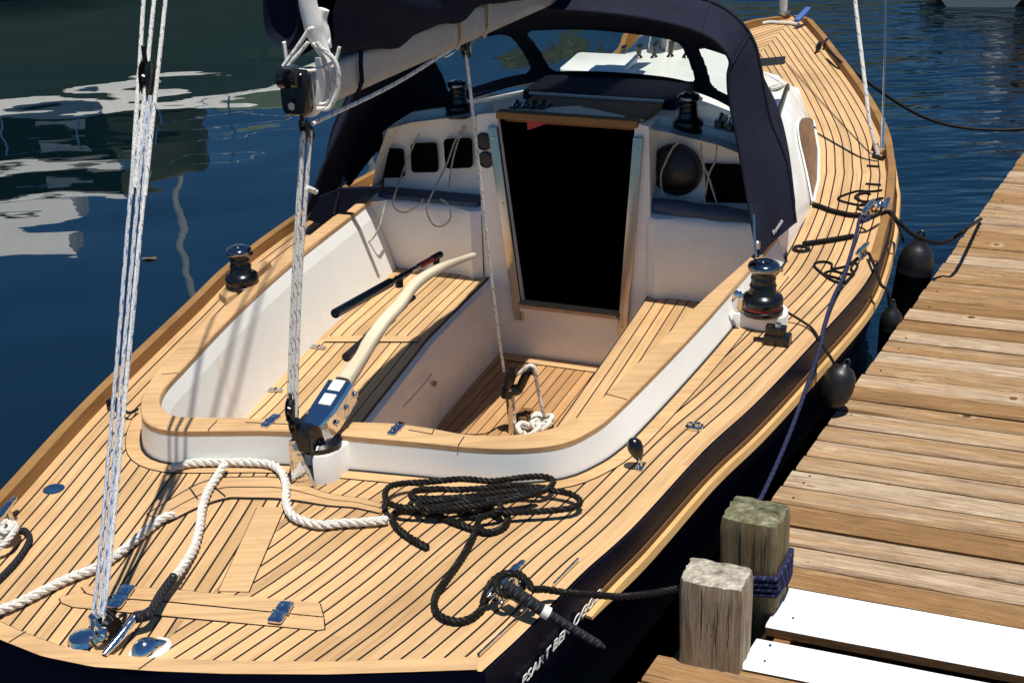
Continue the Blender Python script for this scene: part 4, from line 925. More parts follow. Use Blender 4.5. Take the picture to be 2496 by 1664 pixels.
# ---- mainsheet: boom-end tackle, line along the boom, fall to the cockpit post
def block(mb, c, d, r=.022):
    d = d/np.linalg.norm(d); s_ = np.cross(d, ef3); s_ /= np.linalg.norm(s_); f_ = np.cross(s_, d)
    for sg in (-1, 1):
        mb.loft([[c+s_*(sg*.011+k)+f_*r*w*math.cos(a)+d*r*1.9*w*math.sin(a) for a in np.linspace(0, 2*math.pi, 14, endpoint=False)] for k, w in ((-.003, .85), (0, 1), (.003, .85))])
    mb.lathe([(0, -.009), (r*.75, -.009), (r*.6, 0), (r*.75, .009), (0, .009)], c, s_, 14); mb.tube([c+d*r*1.7, c+d*r*2.6], .006, 6)
ba = WY(cB(385,830), Eb[1]+.01); bb = TB+ez*.055
def sheetpart(name, paths, mat, r, parent=boat):
    mb = MB()
    for P in paths: mb.tube(catmull([np.array(p) for p in P], step=.02), r, 8)
    return obj(name, mb, mat, parent)
ms = sheetpart('mainsheet', [[ba+es3*-.018-ez*.02, .5*(ba+bb)+es3*-.02, bb+es3*-.014+ez*.01], [ba+es3*-.004-ef3*.012, .5*(ba+bb)+es3*-.006-ef3*.012, bb+es3*-.002], [ba+es3*.014, .5*(ba+bb)+es3*.004, bb+es3*.012]], m_sheet, .0068)
mb = MB(); block(mb, ba, Eb-uB*.06-ba, .020); obj('sheet_block', mb, m_black, ms)
mb = MB(); block(mb, bb+ez*.02, ez, .024); block(mb, bb-ez*.03+es3*.004, ez, .018); obj('sheet_block', mb, m_black, ms)
mb = MB(); mb.tube([Eb-uB*.066, ba+ez*.045], .008, 6); mb.tube([ba+ez*.06+es3*.01, ba+ez*.075-es3*.01], .012, 8); obj('shackle', mb, m_steel, ms)
mb = MB(); mb.tube([WY(cB(385,1195), ba[1]-.08), WY(cB(445,1222), ba[1]-.05)], .009, 8); obj('rope_tail', mb, m_sheet, ms)
b2_ = WP(cB(1400,300), Eb-sB*.0, np.cross(dB3, uB))
post_px = cS(560,560)
FPb = W(cS(620,1400), SOLE); FPt = WY(cS(560,640), FPb[1]+.02)
ln = [WY(cB(420,790), ba[1]), .5*(WY(cB(420,790), ba[1])+b2_)-ez*.004, b2_+ez*.03]
sheetpart('mainsheet_lead', [ln], m_sheet, .0072, boat)
ms2 = sheetpart('mainsheet_fall', [[b2_-ez*.03, WY(cF(790,430), .5*(b2_[1]+FPt[1])), WY(cS(465,370), FPt[1])]], m_sheet, .0062, boat)
mb = MB(); block(mb, b2_, ez, .024); mb.tube([b2_+ez*.05, b2_+ez*.09], .01, 8); obj('sheet_block', mb, m_black, ms2)
# swivel cleat post standing on the cockpit sole
mb = MB(); mb.tube([FPb, FPt], .021, 20); pst = obj('sheet_post', mb, m_chrome, boat)
def PS(x, y, dy=0): return WY(cS(x, y), FPt[1]+dy)
mb = MB(); mb.tube([PS(525,790), PS(530,660)], .031, 16); mb.tube([PS(525,650), PS(545,540), PS(585,420), PS(590,330)], [.022, .026, .026, .018], 14); mb.tube(catmull([PS(540,700), PS(640,690), PS(730,640), PS(790,520), PS(850,400)], n=5), [.026]*10+[.020]*11, 12); mb.lathe([(0, -.015), (.022, -.015), (.014, 0), (.022, .015), (0, .015)], PS(915,370, .01), es3, 16)
obj('swivel_cleat', mb, m_black, pst)
sheetpart('sheet_tail', [[PS(720,410,-.02), PS(800,340,-.025), PS(900,275,-.03), PS(980,320,-.035), PS(1000,500,-.03), PS(1050,760), PS(1120,1050), W(cS(1140,1150), SOLE+.03)]], m_sheet, .0085, pst)
mb = MB(); c = W(cS(900,1290), SOLE+.03)
for px, r, f in ((cS(870,1330), .05, .4), (cS(950,1170), .035, .8), (cS(1110,1170), .045, .5), (cS(1080,1260), .04, .6)):
    p = W(px, SOLE+.04)
    mb.tube([p+r*(math.cos(a)*es3+math.sin(a)*ef3*.8)+ez*(.012*math.sin(a*2.3)) for a in np.linspace(0, 11, 40)], .012, 8)
rp_ = obj('coiled_tail', mb, m_wrope, pst)
mb = MB(); mb.rbox(W(cS(800,1150), SOLE+.04), es3*.03, ef3*.05, ez*.03, .3); obj('dark_pouch', mb, m_dkteak, boat)

# ---- mast foot, backstay, shrouds, forestay
MF = W(cC(1235,400), 1.28); MF = np.array(MF)
mb = MB(); mb.loft([[MF+ez*z+es3*.06*math.cos(a)+ef3*.085*math.sin(a) for a in np.linspace(0, 2*math.pi, 24, endpoint=False)] for z in (-.03, .3, 2, 9.0)]); mast = obj('mast', mb, m_boom, boat)
mb = MB(); mb.lathe([(0, 0), (.13, 0), (.13, .02), (.10, .03), (0, .03)], MF-ez*.02, ez, 20); obj('mast_collar', mb, m_steel, mast)
mb = MB()
for k, (a, r) in enumerate(((.5, .10), (1.3, .12), (2.4, .11), (-.4, .13), (-1.5, .10), (3.3, .12))):
    q = MF+es3*r*math.cos(a)+ef3*r*math.sin(a); mb.tube([q-ez*.01, q+ez*.35+(MF-q)*.1, MF+ez*4+es3*.05*math.cos(a)+ef3*.06*math.sin(a)], .006, 6)
obj('halyard', mb, m_sheet, mast)
mb = MB(); mb.rbox(MF+ef3*-.5+es3*-.25+ez*.06, ef3*.16, es3*.18, ez*.015, .2); obj('deck_hatch', mb, m_white, cabin)
mb = MB(); 
for k in range(5): mb = MB(); mb.lathe([(0, 0), (.022, 0), (.022, .012), (.012, .02), (.018, .05), (0, .055)], MF+es3*(-.22+.09*k)-ef3*.16+ez*.0, ez, 12); obj('mast_block', mb, m_black, mast)
HD = MF+ez*9.0
B0 = WD(cH(560,1230), .03)
print('backstay base', ST(B0), 'mast', ST(MF), MF)
kB = (HD[1]-B0[1])/(HD[2]-B0[2])
def bs(px):      # point on the ray lying on the sloping plane of the backstay
    return WP(px, B0, np.array([0, -1.0, kB]))
bl = bs(cA(680,370))
pths = [[bs(cA(662,-40)), bs(cA(640,320)), bl+es3*-.01], [bs(cA(712,-40)), bs(cA(683,250)), bl+ez*.02], [bs(cA(765,-40)), bs(cA(715,430)), bs(cA(640,1110)), bs(cH(640,800)), bs(cH(585,1230))]]
def onward(P, L_): P = [np.array(p) for p in P]; d = P[0]-P[1]; return [P[0]+d/np.linalg.norm(d)*L_]+P
pths = [onward(p, 7.0) for p in pths]
bkst = sheetpart('backstay', pths, m_sheet, .0062)
pp = [[bl-ez*.04, bs(cA(620,700)), bs(cA(545,1568)), bs(cH(568,900)), B0+es3*-.018], [bl-ez*.03+es3*.008, bs(cA(660,620)), bs(cA(580,1500)), bs(cH(600,900)), B0], [bs(cA(690,440)), bs(cA(650,1000)), bs(cA(600,1568)), bs(cH(625,850)), B0+es3*.018]]
sheetpart('backstay_tackle', pp, m_bsheet, .0060, bkst)
mb = MB(); block(mb, bl, ez, .03); mb.tube([bl+ez*.03, bl+ez*.10], .007, 6); obj('stay_block', mb, m_black, bkst)
mb = MB(); mb.tube([B0-ez*.03, B0+ez*.03], .020, 12); mb.tube(catmull([B0, WD(cH(600,1290), .04), WD(cH(560,1330), .02)], n=5), .014, 8); mb.lathe([(0, 0), (.040, 0), (.044, .006), (.038, .02), (.02, .027), (0, .028)], WD(cH(483,1332)), ez, 24); obj('backstay_chainplate', mb, m_chrome, bkst)
mb = MB(); mb.lathe([(0, -.012), (.03, -.014), (.022, 0), (.03, .014), (0, .012)], WD(cH(640,1250), .035), es3, 18); mb.tube(catmull([WD(p, .03) for p in (cH(600,1140), cH(660,1190), cH(720,1170), cH(700,1220), cH(620,1210))], n=5), .006, 6); obj('turning_block', mb, m_black, bkst)
# second stay leg: dark wrapped wire with a rigging screw
mb = MB(); mb.tube([WD(p, u) for p, u in ((cH(775,1190), .055), (cH(700,1290), .035), (cH(600,1405), .012))], [.012, .014, .010], 10); obj('rigging_screw', mb, m_chrome, boat)
# starboard shrouds
def up_from(base, px, dirz):       # along the ray to the vertical plane holding base and the masthead
    n = np.cross(HD-base, ez); return WP(px, base, n)
sh = WD(cD(1020,985), .04); mb = MB()
P = [WY(cD(870,-30), sh[1]+.35), WY(cD(940,560), sh[1]+.12), WY(cD(970,800), sh[1]+.04), sh]
shroud = sheetpart('shroud_line', [onward(P, 5.0)], m_sheet, .011)
mb = MB(); w1 = WD(cD(1045,960), .05); mb.tube([WY(cD(1070,-30), w1[1]+.3)+(WY(cD(1070,-30), w1[1]+.3)-WY(cD(1058,500), w1[1]+.1))*6, WY(cD(1070,-30), w1[1]+.3), WY(cD(1058,500), w1[1]+.1), WY(cD(1050,745), w1[1]+.04), w1], .0055, 8); wire = obj('shroud_wire', mb, m_steel, boat)
mb = MB(); mb.tube([WY(cD(1052,750), w1[1]+.04), w1], .013, 10); mb.tube([w1+ez*.02, w1-ez*.05], .018, 8); obj('shroud_screw', mb, m_chrome, wire)
mb = MB(); a = WD(cD(985,985), .01); b2 = WD(cD(1060,1005), .01); mb.rbox(.5*(a+b2), (b2-a)*.5, ef3*.035, ez*.012, .3); mb.lathe([(0, 0), (.022, 0), (.018, .04), (0, .05)], WD(cD(1000,960)), ez, 12); mb.lathe([(0, 0), (.02, 0), (.016, .04), (0, .05)], WD(cD(1045,975)), ez, 12); obj('chainplate', mb, m_black, boat)
# forestay furler at the bow
fb_ = WD(cD(415,115)); mb = MB(); mb.tube([fb_+ez*.05, fb_+ez*.3+ef3*-.03, fb_+ez*4-ef3*1.3], .030, 12); furl = obj('furled_jib', mb, m_sail, boat)
mb = MB(); mb.lathe([(0, 0), (.03, 0), (.03, .03), (.055, .035), (.055, .05), (.03, .055), (.03, .08), (0, .08)], fb_, ez, 18); obj('furler_drum', mb, m_steel, furl)
mb = MB(); a, b2 = WD(cD(500,135), .06), WD(cD(575,55), .12); mb.rbox(.5*(a+b2), (b2-a)*.5, es3*.02, ez*.012, .3); obj('bow_anchor_blade', mb, nm('blue_steel', (.05, .12, .35), .4)[0], boat)
# bow chocks and cleat
for px in (cD(640,325), cD(690,300)):
    mb = MB(); c = WD(px, .0); mb.rbox(c+ez*.02, ef3*.05, es3*.012, ez*.02, .4); mb.tube([c+ez*.045-ef3*.09, c+ez*.05, c+ez*.045+ef3*.09], [.008, .012, .008], 8); obj('bow_cleat', mb, m_black, boat)
mb = MB(); mb.tube(catmull([WD(p, .015) for p in (cD(280,150), cD(330,142), cD(390,145), cD(470,150), cD(520,160))], n=4), .012, 8); obj('bow_roller_line', mb, m_wrope, boat)

# folded canvas flap at the port foot of the dodger
mb = MB(); P = [WS(cB(*p), 3.22) for p in ((395,1395), (470,1250), (600,1200), (860,1188), (760,1245), (640,1345), (585,1400), (545,1482), (520,1430))]; c = np.mean(P, axis=0)
mb.loft([[q-ef3*.012 for q in P], [q+ef3*.0+(q-c)*.02 for q in P], [q+ef3*.018 for q in P]]); obj('canvas_flap', mb, m_cover, dodger_c)

# locker latch, its cord and the recessed panel line on the port seat front
p = WP(cF(415,1005), AX(2.3, -.318, .45), es3); q = WP(cF(398,945), AX(2.3, -.312, .5), es3)
mb = MB(); mb.lathe([(0, 0), (.014, 0), (.013, .008), (.006, .012), (0, .012)], p, es3, 14); obj('locker_latch', mb, m_dchrome, boat)
mb = MB(); mb.tube(catmull([q, WP(cF(330,1030), AX(2.0, -.28, .5), es3), WP(cF(220,1150), AX(1.7, -.24, .55), es3)], n=5), .004, 6); obj('latch_cord', mb, m_sheet, boat)
# ------------------------------------------------------------------ deck fittings
def hinge(a, b2, w, name='hatch_hinge', zz=.860):
    p, q = W(a, zz), W(b2, zz); d = q-p; L_ = np.linalg.norm(d); d /= L_; s_ = np.cross(ez, d); mb = MB(); m = .5*(p+q)
    mb.rbox(m-d*L_*.27+ez*.003, d*L_*.22, s_*w, ez*.003, .4); mb.rbox(m+d*L_*.27+ez*.003, d*L_*.22, s_*w, ez*.003, .4); mb.tube([m-s_*w*1.15+ez*.004, m+s_*w*1.15+ez*.004], .0055, 8)
    for k in (-.33, -.2, .2, .33):
        for e in (-.5, .5): mb.lathe([(.0, 0), (.0042, 0), (.003, .0022), (0, .0025)], m+d*L_*k+s_*w*e+ez*.006, ez, 8)
    return obj(name, mb, m_chrome, boat)
hinge(cH(1660,1105), cH(1575,1225), .022); hinge(cH(745,1010), cH(650,1140), .022)
hinge(cE(985,1208), cE(895,1285), .016, 'seat_hinge', CAPZ+.003); hinge(cE(1780,1258), cE(1705,1335), .016, 'seat_hinge', CAPZ+.003)
hinge(cE(1195,770), cE(1290,782), .013, 'seat_hinge', SEAT+.004); hinge(cE(918,1045), cE(1015,1052), .013, 'seat_hinge', SEAT+.004)
c = WD(cH(310,455)); mb = MB(); mb.lathe([(0, 0), (.036, 0), (.036, .003), (.03, .006), (.024, .005), (0, .0055)], c, ez, 24); obj('filler_cap', mb, m_chrome, boat)
mb = MB(); c = WD(cG(95,1442)); mb.rbox(c+ez*.006, es3*.03, ef3*.022, ez*.006, .4); mb.lathe([(0, 0), (.012, 0), (.010, .014), (0, .016)], c+ez*.01+es3*.012, ez, 12); mb.lathe([(0, 0), (.010, 0), (.008, .012), (0, .014)], c+ez*.01-es3*.014, ez, 12); obj('deck_lock', mb, m_chrome, boat)
# clam-shell vent on the stern
c = WD(cH(865,1375)); a, b2 = WD(cH(770,1385)), WD(cH(985,1290)); d = (b2-a); L_ = np.linalg.norm(d); d /= L_; s_ = np.cross(ez, d)
mb = MB(); prof = []
for i in range(13):
    f = i/12; x = -.5+f; w = .30*max(0.0, math.sin(math.pi*f))**.6*(1.15-.75*f) if 0 < f < 1 else .004; h = .46*max(0.0, math.sin(math.pi*f))**.7*(1.15-.8*f) if 0 < f < 1 else .002
    prof.append([c+d*L_*x+s_*L_*w*1.25*math.cos(t_)+ez*L_*h*math.sin(t_) for t_ in np.linspace(0, math.pi, 13)])
mb.loft(prof, 0, closed=False, caps=False); vent = obj('clamshell_vent', mb, m_chrome, boat)
mb = MB(); mb.lathe([(0, 0), (.058, 0), (.056, .004), (0, .005)], c, ez, 24); mb.v = [tuple(c+((np.array(v)-c)@d)*d*1.05+((np.array(v)-c)@s_)*s_*.8+((np.array(v)-c)@ez)*ez) for v in mb.v]; obj('vent_flange', mb, m_white, vent)
# black bullet block on the starboard side deck
c = WD(cI(1945,225)); tp_ = WD(cI(1945,225))+ez*.018; q = WY(cI(1915,110), c[1]-.0)
mb = MB(); ax = (q-tp_)/np.linalg.norm(q-tp_); mb.lathe([(0, -.045), (.010, -.042), (.021, -.02), (.027, .002), (.025, .022), (.014, .038), (0, .042)], q, ax, 20); bb_ = obj('padeye_block', mb, m_black, boat)
mb = MB(); mb.tube([tp_-ez*.012, tp_+ax*.02], .008, 8); mb.rbox(c+ez*.003, ef3*.03, es3*.012, ez*.003, .4); obj('padeye', mb, m_chrome, bb_)
# black turning block below the starboard winch
c = WD(cO(600,1240)); mb = MB(); mb.rbox(c+ez*.02, es3*.052, ef3*.032, ez*.022, .25); mb.rbox(c+ez*.058+es3*-.008, es3*.040, ef3*.022, ez*.018, .25); mb.tube([c+es3*-.05+ez*.012, c+es3*-.095+ez*.010], .008, 8); fl = obj('foot_block', mb, m_black, boat)
mb = MB(); mb.lathe([(0, 0), (.014, 0), (.012, .012), (0, .014)], c+ez*.076, ez, 12); obj('block_sheave', mb, m_steel, fl)
# small fittings seen along the starboard side deck
for px, L_ in ((cN(825,38), .035), (cN(825,255), .04)):
    mb = MB(); c = WD(px); mb.rbox(c+ez*.006, es3*L_, ef3*.006, ez*.005, .4); obj('deck_eye_strap', mb, m_black, boat)
mb = MB(); c = WD(cG(678,470)); mb.tube([c+.035*(math.cos(a)*es3+math.sin(a)*ef3)+ez*.008 for a in np.linspace(0, 2*math.pi, 20)], .008, 8); obj('deck_ring', mb, m_black, boat)
c = WD(cB(0,0)) if False else WD(cE(-60,1165)); mb = MB(); mb.rbox(c+ez*.02, ef3*.02, es3*.018, ez*.02, .4); mb.tube(catmull([c+ez*.03, WD(cE(30,1190), .03), WD(cE(92,1168), .02)], n=5), .006, 8); obj('padeye_block', mb, m_black, boat)
# cleats
def cleat(c, d, k=1.0, name='cleat', mat=None):
    mb = MB(); d = d/np.linalg.norm(d); s_ = np.cross(ez, d)
    mb.tube(catmull([c-d*.095*k+ez*.046*k, c-d*.05*k+ez*.05*k, c+ez*.048*k, c+d*.05*k+ez*.05*k, c+d*.095*k+ez*.046*k], n=4), [x*k for x in [.004]+[.009]*3+[.012]*9+[.009]*3+[.004]], 10)
    for sg in (-1, 1): mb.tube([c+sg*d*.035*k, c+sg*d*.03*k+ez*.045*k], [.014*k, .010*k], 10)
    mb.rbox(c+ez*.003, d*.055*k, s_*.018*k, ez*.003, .5); return obj(name, mb, mat or m_chrome, boat)
cst = WD(cI(1115,1010)); cleat(cst, WD(cI(1300,800))-WD(cI(980,1120)), 1.1)
cpt = WD(cR(70,450)); cleat(cpt, WD(cR(140,360))-WD(cR(0,540)), 1.1)
cms = WD(cN(760,640)); cleat(cms, WD(cN(880,480))-WD(cN(640,760)), 1.2)
cm2 = WD(cN(690,1110)); cleat(cm2, WD(cN(760,1050))-WD(cN(600,1200)), .9)
mb = MB(); a = WD(cN(990,470), .04); mb.tube([WD(cN(960,560), .045), a, WD(cN(1010,420), .05)], [.012, .016, .012], 8); mb.sphere(WD(cN(900,500), .03), .028, 14); obj('midship_chock', mb, m_chrome, boat)
# hull name lettering on the starboard quarter and a white transom line
nd = along(1, .45, 1.75, 60, .0, 0); 
name_z = .60
a, b2 = None, None
def hullpt(s, z): q = along(1, s-.0001, s+.0001, 2, .006+.014*(z-.62)/.18 if z > .62 else .006, 0)[0]; q[2] = z; return q
def on_hull(px):
    best = None
    for s in np.linspace(.2, 2.2, 201):
        for z in np.linspace(.35, .82, 48):
            v = hullpt(s, z)-CAMP; dpt = v@Fw; x, y = 1248+FPX*(v@Rt)/dpt, 832-FPX*(v@Up)/dpt; e = (x-px[0])**2+(y-px[1])**2
            if best is None or e < best[0]: best = (e, s, z)
    return best
A_ = on_hull(cM(235,1560)); B_ = on_hull(cM(1440,190)); print('lettering', A_, B_)

wa, wb_ = hullpt(A_[1], A_[2]), hullpt(B_[1], B_[2]); X = wb_-wa; Lx = np.linalg.norm(X); X /= Lx; nH = np.cross(X, ez); nH /= np.linalg.norm(nH); Y = np.cross(nH, X)
hl = text_mesh('PSART BEN OGOD', .043, wa+nH*.006-Y*.016, X*(Lx/.345), Y*1.0, 'hull_lettering', m_letter, boat, .35, 1.0, .001)
print('letter len', Lx, [max((np.array(v.co)+np.array(hl['_base'])-wa)@X for v in hl.data.vertices)])
# ------------------------------------------------------------------ dock
DZ = .55
e1, e2 = W((1871.8, 1231), DZ), W((2496, 372), DZ); de = (e2-e1)/np.linalg.norm(e2-e1)
pls = [((1908,1181),(2496,1267)), ((1926,1428),(2496,1529)), ((2261.6,697),(2496,719)), ((2150,842),(2496,886.7))]
dp = np.mean([(lambda v: v/np.linalg.norm(v))(W(b2, DZ)-W(a, DZ)) for a, b2 in pls], axis=0); dp[2] = 0; dp /= np.linalg.norm(dp)
print('dock edge az', math.degrees(math.atan2(de[0], de[1])), 'plank az', math.degrees(math.atan2(dp[0], dp[1])))
def onedge(px): w = W(px, DZ); return float((w-e1)@de)
dock = thing('dock', 'weathered wooden plank dock with two white painted planks beside the yacht', 'dock', e1+dp*1.0)
# board joints measured along the edge, continued beyond the measured part
w_white0 = W(cJ(935,940), DZ); a0 = np.array(w_white0)
def edge_u(w): # distance along edge at which the board through w meets the edge line
    A_ = np.array([[de[0], dp[0]], [de[1], dp[1]]]); r = np.linalg.solve(A_, (np.array(w)-e1)[:2]); return r
u0, v0 = edge_u(w_white0); u1, v1 = edge_u(W(cJ(810,1185), DZ)); u2, v2 = edge_u(W(cJ(740,1245), DZ)); u3, v3 = edge_u(W(cJ(680,1440), DZ))
print('white planks u', u0, u1, u2, u3, 'v', v0, v1, v2, v3)
mbp = MB(); rb = random.Random(4); bn = [0]
def plank(mb, ua, ub, va, vb, zo=0.0, side=0):
    bn[0] += 1; k = bn[0]; h = .038; z = DZ+zo; g = .0
    tl = rb.uniform(-.0025, .0025); n = 24
    rings = []; st = []
    for i in range(n+1):
        v = va+(vb-va)*i/n; wob = .003*mnoise.noise((v*3, k*7.1, 0)); wob2 = .003*mnoise.noise((v*3, k*3.3, 5)); dz = .003*mnoise.noise((v*1.3, k*1.7, 9))
        a, b2 = ua+wob, ub+wob2; c = .008
        q = [(a, z-h), (a, z-c), (a+c, z+dz+tl), (.5*(a+b2), z+dz+.0012), (b2-c, z+dz-tl), (b2, z-c), (b2, z-h)]
        rings.append([e1*[1,1,0]+de*x*[1,1,0]+dp*v+ez*zz for x, zz in q]); st += [(v, k+.05+.9*(x-ua)/(ub-ua)) for x, zz in q]
    if True:
        for vj in (.06, 1.63, 3.3):
            for fu in (.25, .75):
                if rb.random() > .45: continue
                c0 = e1*[1,1,0]+de*(ua+(ub-ua)*(fu+rb.uniform(-.06, .06)))*[1,1,0]+dp*(vj+va+rb.uniform(-.012, .012))+ez*(z+.0042); rs_ = rb.uniform(.0035, .005)
                mb.add([c0+de*[1,1,0]*rs_*math.cos(a)+dp*rs_*math.sin(a) for a in np.linspace(0, 2*math.pi, 8, endpoint=False)], [tuple(range(8))], 2, None, True)
    nf = len(mb.f); mb.loft(rings, 0, closed=True, caps=True, st=st)
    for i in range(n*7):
        if i % 7 in (0, 5, 6): mb.mi[nf+i] = side  # side faces coloured dark to paint the shade between boards
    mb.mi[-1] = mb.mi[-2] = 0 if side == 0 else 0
u = u0-.006; PW = .131
while u > -.0: 
    break
us = u0
ud = u0+.004
while ud < 11:
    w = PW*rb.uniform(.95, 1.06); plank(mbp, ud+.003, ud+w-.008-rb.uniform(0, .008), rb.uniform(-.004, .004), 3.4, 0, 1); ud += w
uu = u3-.004
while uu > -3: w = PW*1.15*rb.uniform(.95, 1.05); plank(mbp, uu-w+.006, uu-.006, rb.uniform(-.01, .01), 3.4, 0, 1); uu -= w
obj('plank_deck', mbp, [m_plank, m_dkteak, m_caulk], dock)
for a, b2, va in ((u1, u0, v0), (u3, u2, v2)):
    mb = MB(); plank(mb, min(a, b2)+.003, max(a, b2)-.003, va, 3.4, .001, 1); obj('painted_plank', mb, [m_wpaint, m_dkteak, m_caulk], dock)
mb = MB()
def beam(ua, ub, va, vb, z0, z1, mi=0):
    c = e1*[1,1,0]+de*[1,1,0]*(ua+ub)/2+dp*(va+vb)/2+ez*(z0+z1)/2; mb.box(c, de*[1,1,0]*(ub-ua)/2, dp*(vb-va)/2, ez*(z1-z0)/2, mi); 
beam(u0, 11, .03, .08, DZ-.22, DZ-.042); beam(-3, u0, v0+.03, v0+.08, DZ-.22, DZ-.042); beam(-3, 11, 1.6, 1.66, DZ-.22, DZ-.042); beam(-3, 11, 3.3, 3.36, DZ-.22, DZ-.042)
for k in range(-2, 10): beam(k+.2, k+.9, .3, 3.1, -.15, .35, 1)
obj('dock_frame', mb, [m_dkteak, m_rubber], dock)
# ------------------------------------------------------------------ loose ropes
RZ = .872
def deckline(pts, up): return [WD(p, up if np.isscalar(up) else up[i]) for i, p in enumerate(pts)]
rw = .0152
mb = MB(); mb.rope(deckline([cH(985,330), cH(1100,303), cH(1250,297), cH(1450,299), cH(1565,312), cH(1625,360), cH(1648,430), cH(1648,520), cH(1680,600), cH(1760,640), cH(1860,657), cI(80,572), cI(230,565), cI(370,552)], rw+.004), rw)
mb.rope(deckline([cH(1290,312), cH(1240,395), cH(1195,470), cH(1165,560), cH(1148,680), cH(1112,800), cH(1030,930), cH(985,975)], [.03]+[rw+.004]*5+[.03, .045]), rw)
wr = obj('white_rope', mb, m_wrope); tag(wr, 'white twisted rope lying in a long S below the tiller box on the aft deck', 'rope')
mb = MB(); mb.tube(catmull(deckline([cH(1000,955), cH(930,1050), cH(860,1165), cH(775,1190)], [.045, .045, .05, .055]), n=5), [.014]*10+[.017]*6, 10); bs_ = obj('wrapped_end', mb, m_kbraid, wr)
mb = MB(); mb.rope(deckline([cH(-260,1270), cH(-60,1170), cH(100,1110), cH(250,1035), cH(400,962), cH(560,900), cH(700,808), cH(850,685), cH(930,622), cH(1000,595)], [.06, .03]+[rw+.004]*8), rw)
tag(obj('white_rope', mb, m_wrope), 'white twisted rope running straight off the port quarter past the backstay', 'rope')
# port stern cleat line
mb = MB(); mb.rope(deckline([cR(-330,900), cR(-80,760), cR(60,640), cR(150,540), cR(215,440), cR(170,390), cR(80,390), cR(20,440), cR(60,500), cR(150,460), cR(180,420)], [.03, .03, .05, .06, .05, .04, .05, .05, .06, .06, .05]), .0105)
mb.rope(deckline([cR(-40,650), cR(40,560), cR(110,480), cR(150,420), cR(90,370), cR(20,420)], [.02, .04, .06, .055, .05, .06]), .0105)
tag(obj('stern_line', mb, m_wrope), 'greyish white dock line wrapped round the port stern cleat at the left edge', 'rope')
mb = MB(); mb.tube(catmull(deckline([cR(245,480), cR(320,485), cR(375,560), cR(350,660), cR(240,830), cR(100,990), cR(-60,1150)], .012), n=6), .010, 8); tag(obj('shadow_band', mb, m_kbraid), 'dark tube painting a shadow band curved over the deck beside the port stern cleat', 'cord')  # dark tube stands in for a curved shadow on the deck
# black coil
rk = .0112
Z1, Z2, Z3 = rk+.003, rk*3, rk*4.4
mb = MB()
coil = [cI(620,722), cI(540,680), cI(460,625), cI(412,570), cI(402,525), cI(450,492), cI(560,500), cI(680,525), cI(800,570), cI(900,605), cI(1000,628), cI(1085,600), cI(1118,550), cI(1105,500), cI(1040,498), cI(930,528), cI(850,515), cI(808,470), cI(840,450), cI(960,470), cI(1080,505), cI(1250,503), cI(1420,492), cI(1530,475), cI(1570,440), cI(1520,395), cI(1400,370), cI(1280,350), cI(1150,340), cI(1000,352),
        cI(820,365), cI(650,360), cI(540,375), cI(520,410), cI(640,420), cI(850,410), cI(1050,385), cI(1200,372), cI(1330,375), cI(1385,345), cI(1400,305), cI(1330,283), cI(1180,292), cI(1020,312), cI(840,298), cI(650,315), cI(480,325), cI(385,345), cI(355,390), cI(370,440), cI(440,470), cI(560,480), cI(700,470), cI(900,440), cI(1080,415), cI(1220,395), cI(1300,385), cI(1220,410), cI(1000,455), cI(800,480), cI(620,488), cI(560,450), cI(640,440), cI(860,425), cI(1040,440), cI(1070,490), cI(960,535), cI(935,560),
        cI(920,610), cI(890,680), cI(825,795), cI(735,920), cI(670,1020), cI(665,1100), cI(710,1155), cI(800,1182), cI(880,1165), cI(950,1110), cI(975,1030), cI(1020,935), cI(1090,890), cI(1170,880), cI(1220,920), cI(1200,990), cI(1110,1020), cI(1050,980), cI(1070,910), cI(1150,885), cI(1240,930), cI(1270,980)]
up = []
for i in range(len(coil)): up.append(Z1 if i < 20 else Z2 if i < 33 else Z2+.006 if i < 47 else Z3 if i < 66 else Z2 if i < 68 else Z1 if i < 78 else .035+.006*(i-78))
mb.rope(deckline(coil, up)+[WD(cI(1350,985), .05), WD(cI(1480,1005), .035)]+[], rk, .055)
FPZ = DZ
p_f = None
lp = WD(cI(1480,1005), .035); pe = WY(cJ(250,955), W(cJ(248,1400), DZ)[1]+.02)
mb.rope([lp, lp+(pe-lp)*.25-ez*.012, lp+(pe-lp)*.5-ez*.02, lp+(pe-lp)*.75-ez*.014, pe], rk, .055)
tag(obj('mooring_line', mb, m_krope), 'black twisted mooring line coiled on the aft deck, cleated and led to the front post', 'rope')
tl = [WD(cI(1110,965), .075), WD(cI(1230,1045), .07), WD(cI(1335,1115), .05)]
mb = MB(); mb.tube(catmull(tl, n=8), .0175, 14)
for k in range(60):
    pass
tail = obj('chafe_sleeve', mb, m_kbraid); tag(tail, 'thick black braided rope end with a white whipping hanging over the starboard quarter', 'rope')
e_ = tl[-1]; t2 = WD(cI(1375,1137), .04); mb = MB(); mb.tube([e_-(t2-e_)*.1, t2], .0188, 14); obj('white_whipping', mb, m_letter, tail)
t3, t4, t5 = WY(cI(1500,1215), t2[1]-.04), WY(cI(1640,1300), t2[1]-.08), WY(cI(1725,1350), t2[1]-.10)
mb = MB(); mb.tube(catmull([t2, t3, t4, t5], n=8), [.0125]*20+[.011, .009, .008, .006, .004], 12); obj('braided_tail', mb, m_kbraid, tail)
